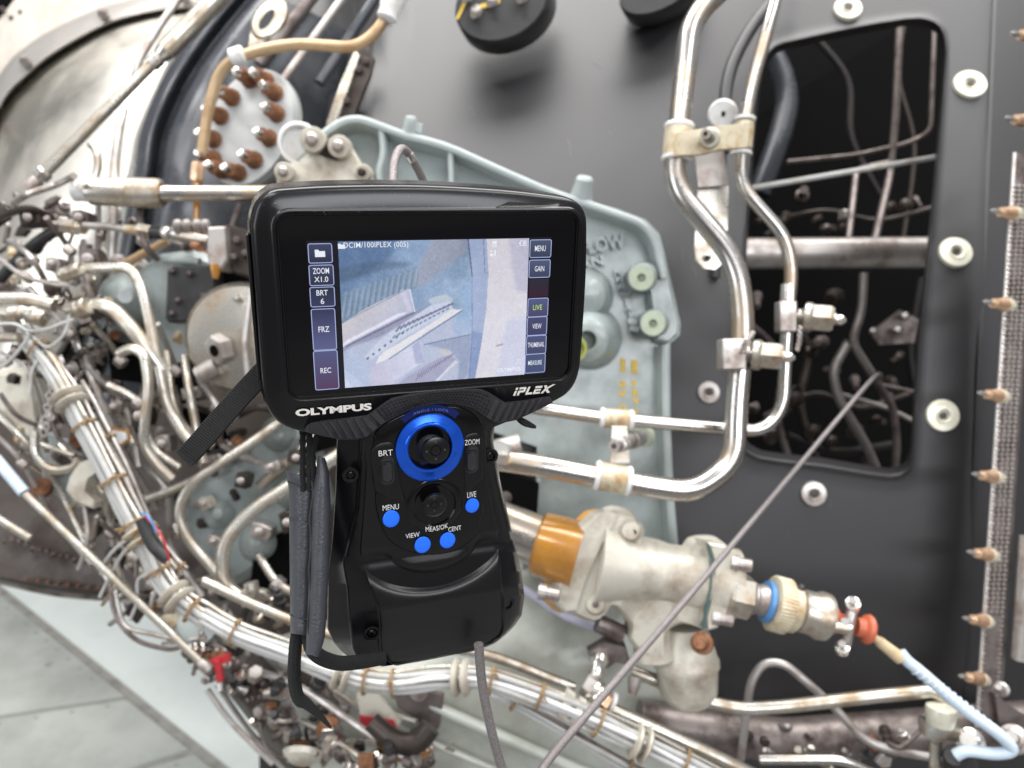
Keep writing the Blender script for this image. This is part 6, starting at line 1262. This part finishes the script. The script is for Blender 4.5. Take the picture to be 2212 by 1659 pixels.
more = [([(-20, 880), (60, 960), (130, 1060), (190, 1180), (260, 1290)], 7, 'painted'), ([(-20, 930), (50, 1000), (110, 1110), (200, 1220)], 6, 'dull'), ([(130, 960), (220, 1060), (250, 1160), (330, 1260), (420, 1370)], 7, 'painted'), ([(60, 620), (150, 720), (200, 820), (260, 960), (340, 1100)], 7, 'dull'), ([(20, 520), (70, 560), (110, 640), (120, 720)], 6, 'dull'), ([(100, 470), (150, 540), (150, 590)], 6, 'dark'), ([(0, 560), (60, 600), (150, 620)], 5, 'dull'), ([(180, 520), (190, 620), (240, 700)], 6, 'dull'), ([(300, 420), (310, 520), (340, 560)], 7, 'dark'), ([(520, 440), (500, 520), (560, 600)], 7, 'dark'),
 ([(200, 700), (260, 780), (250, 860), (290, 960)], 7, 'painted'), ([(150, 690), (190, 790), (270, 880), (300, 1010)], 6, 'dull'), ([(230, 830), (300, 870), (330, 960), (390, 1010)], 8, 'painted'), ([(120, 800), (110, 900), (150, 970), (240, 1000)], 5, 'dark'), ([(340, 700), (380, 800), (385, 900)], 6, 'dull'), ([(430, 820), (470, 880), (480, 960), (560, 1000)], 8, 'dull'),
 ([(420, 880), (500, 900), (560, 880), (620, 900)], 7, 'brown'), ([(300, 1000), (360, 1060), (370, 1180), (440, 1290)], 7, 'dull'), ([(260, 1060), (240, 1150), (270, 1260), (350, 1330)], 6, 'painted'), ([(180, 1080), (190, 1160), (170, 1230)], 5, 'dull'), ([(220, 1130), (290, 1200), (300, 1290), (380, 1370)], 5, 'dark'), ([(560, 1200), (600, 1260), (660, 1290), (720, 1290)], 9, 'painted'),
 ([(480, 1310), (560, 1400), (640, 1470), (740, 1510), (900, 1560)], 7, 'dull'), ([(520, 1500), (620, 1510), (700, 1560), (760, 1650)], 6, 'dull'), ([(600, 1460), (700, 1480), (790, 1540)], 6, 'painted'), ([(620, 1640), (760, 1600), (860, 1620), (960, 1690)], 8, 'painted'), ([(470, 1480), (540, 1580), (640, 1690)], 6, 'dull'), ([(700, 1510), (660, 1580), (700, 1650)], 5, 'dark'),
 ([(0, 850), (40, 900), (110, 930)], 5, 'dark'), ([(0, 760), (60, 800), (90, 900), (60, 980)], 4, 'dull'), ([(30, 440), (60, 420), (120, 400), (160, 380)], 7, 'dull'), ([(0, 470), (60, 450), (110, 470)], 8, 'brown')]
for pts, r, m in more: T('small_pipe', None, None, [(x, y, 1.04+.03*math.sin(x*.05+i)) for i, (x, y) in enumerate(pts)], r, B[m], parent=core, sp=True, seg=10)
for pts, r, m in more[:24]:
    for (x, y) in pts[1:-1:2]: nut('pipe_nut', B['dull'], (x-8, y-6, 1.03), (x+9, y+8, 1.03), r*1.9, core)
# chain and thin control wires
ch = thing('safety_chain', P(105, 900, .97), 'small hanging steel chain left of the fan bundle', 'chain')
for i in range(9):
    x, y = 112-i*2.2+4*(i % 2), 830+i*13; g = G(); g.tube(PP(ell(x, y, 9, 5 if i % 2 else 7, 1.2, 14), .97), R_(2.6, .97), 6, closed=True); g.make('chain_link', B['dull'], ch)
for lab, pts, r, m in (('thin brown wire looping over the floor at lower left', [(238, 1250, 1.0), (244, 1310, .99), (262, 1350, .98), (300, 1385, .97), (360, 1402, .97), (390, 1398, .97)], 5, 'dark'), ('grey wire sagging below the linkage rod', [(250, 1280, .99), (270, 1350, .98), (330, 1370, .97), (395, 1382, .97), (430, 1380, .97)], 5, 'dull'),
     ('thin rod running down right along the floor edge', [(448, 1490, .98), (500, 1560, .97), (590, 1650, .96)], 6, 'dull'), ('brown wire loop above the bottom edge', [(560, 1560, .97), (580, 1620, .97), (650, 1640, .97), (700, 1600, .97)], 4, 'dark'),
     ('pale thin wire between rod and green flange', [(350, 1390, .99), (400, 1384, .99), (430, 1350, .99)], 4, 'dull'), ('long dark tube slanting along the bottom left of centre', [(520, 1440, .98), (640, 1480, .97), (760, 1560, .97), (880, 1640, .97)], 8, 'dull'),
     ('thin cream tube slanting below the dark tube', [(560, 1530, .99), (680, 1570, .98), (800, 1650, .97)], 7, 'painted')):
    T('thin_wire', lab, 'wire', pts, r, B[m], sp=True, seg=8)
for _m in [m for m in bpy.data.meshes if m.users == 0]: bpy.data.meshes.remove(_m)
for _c in [c for c in bpy.data.curves if c.users == 0]: bpy.data.curves.remove(_c)
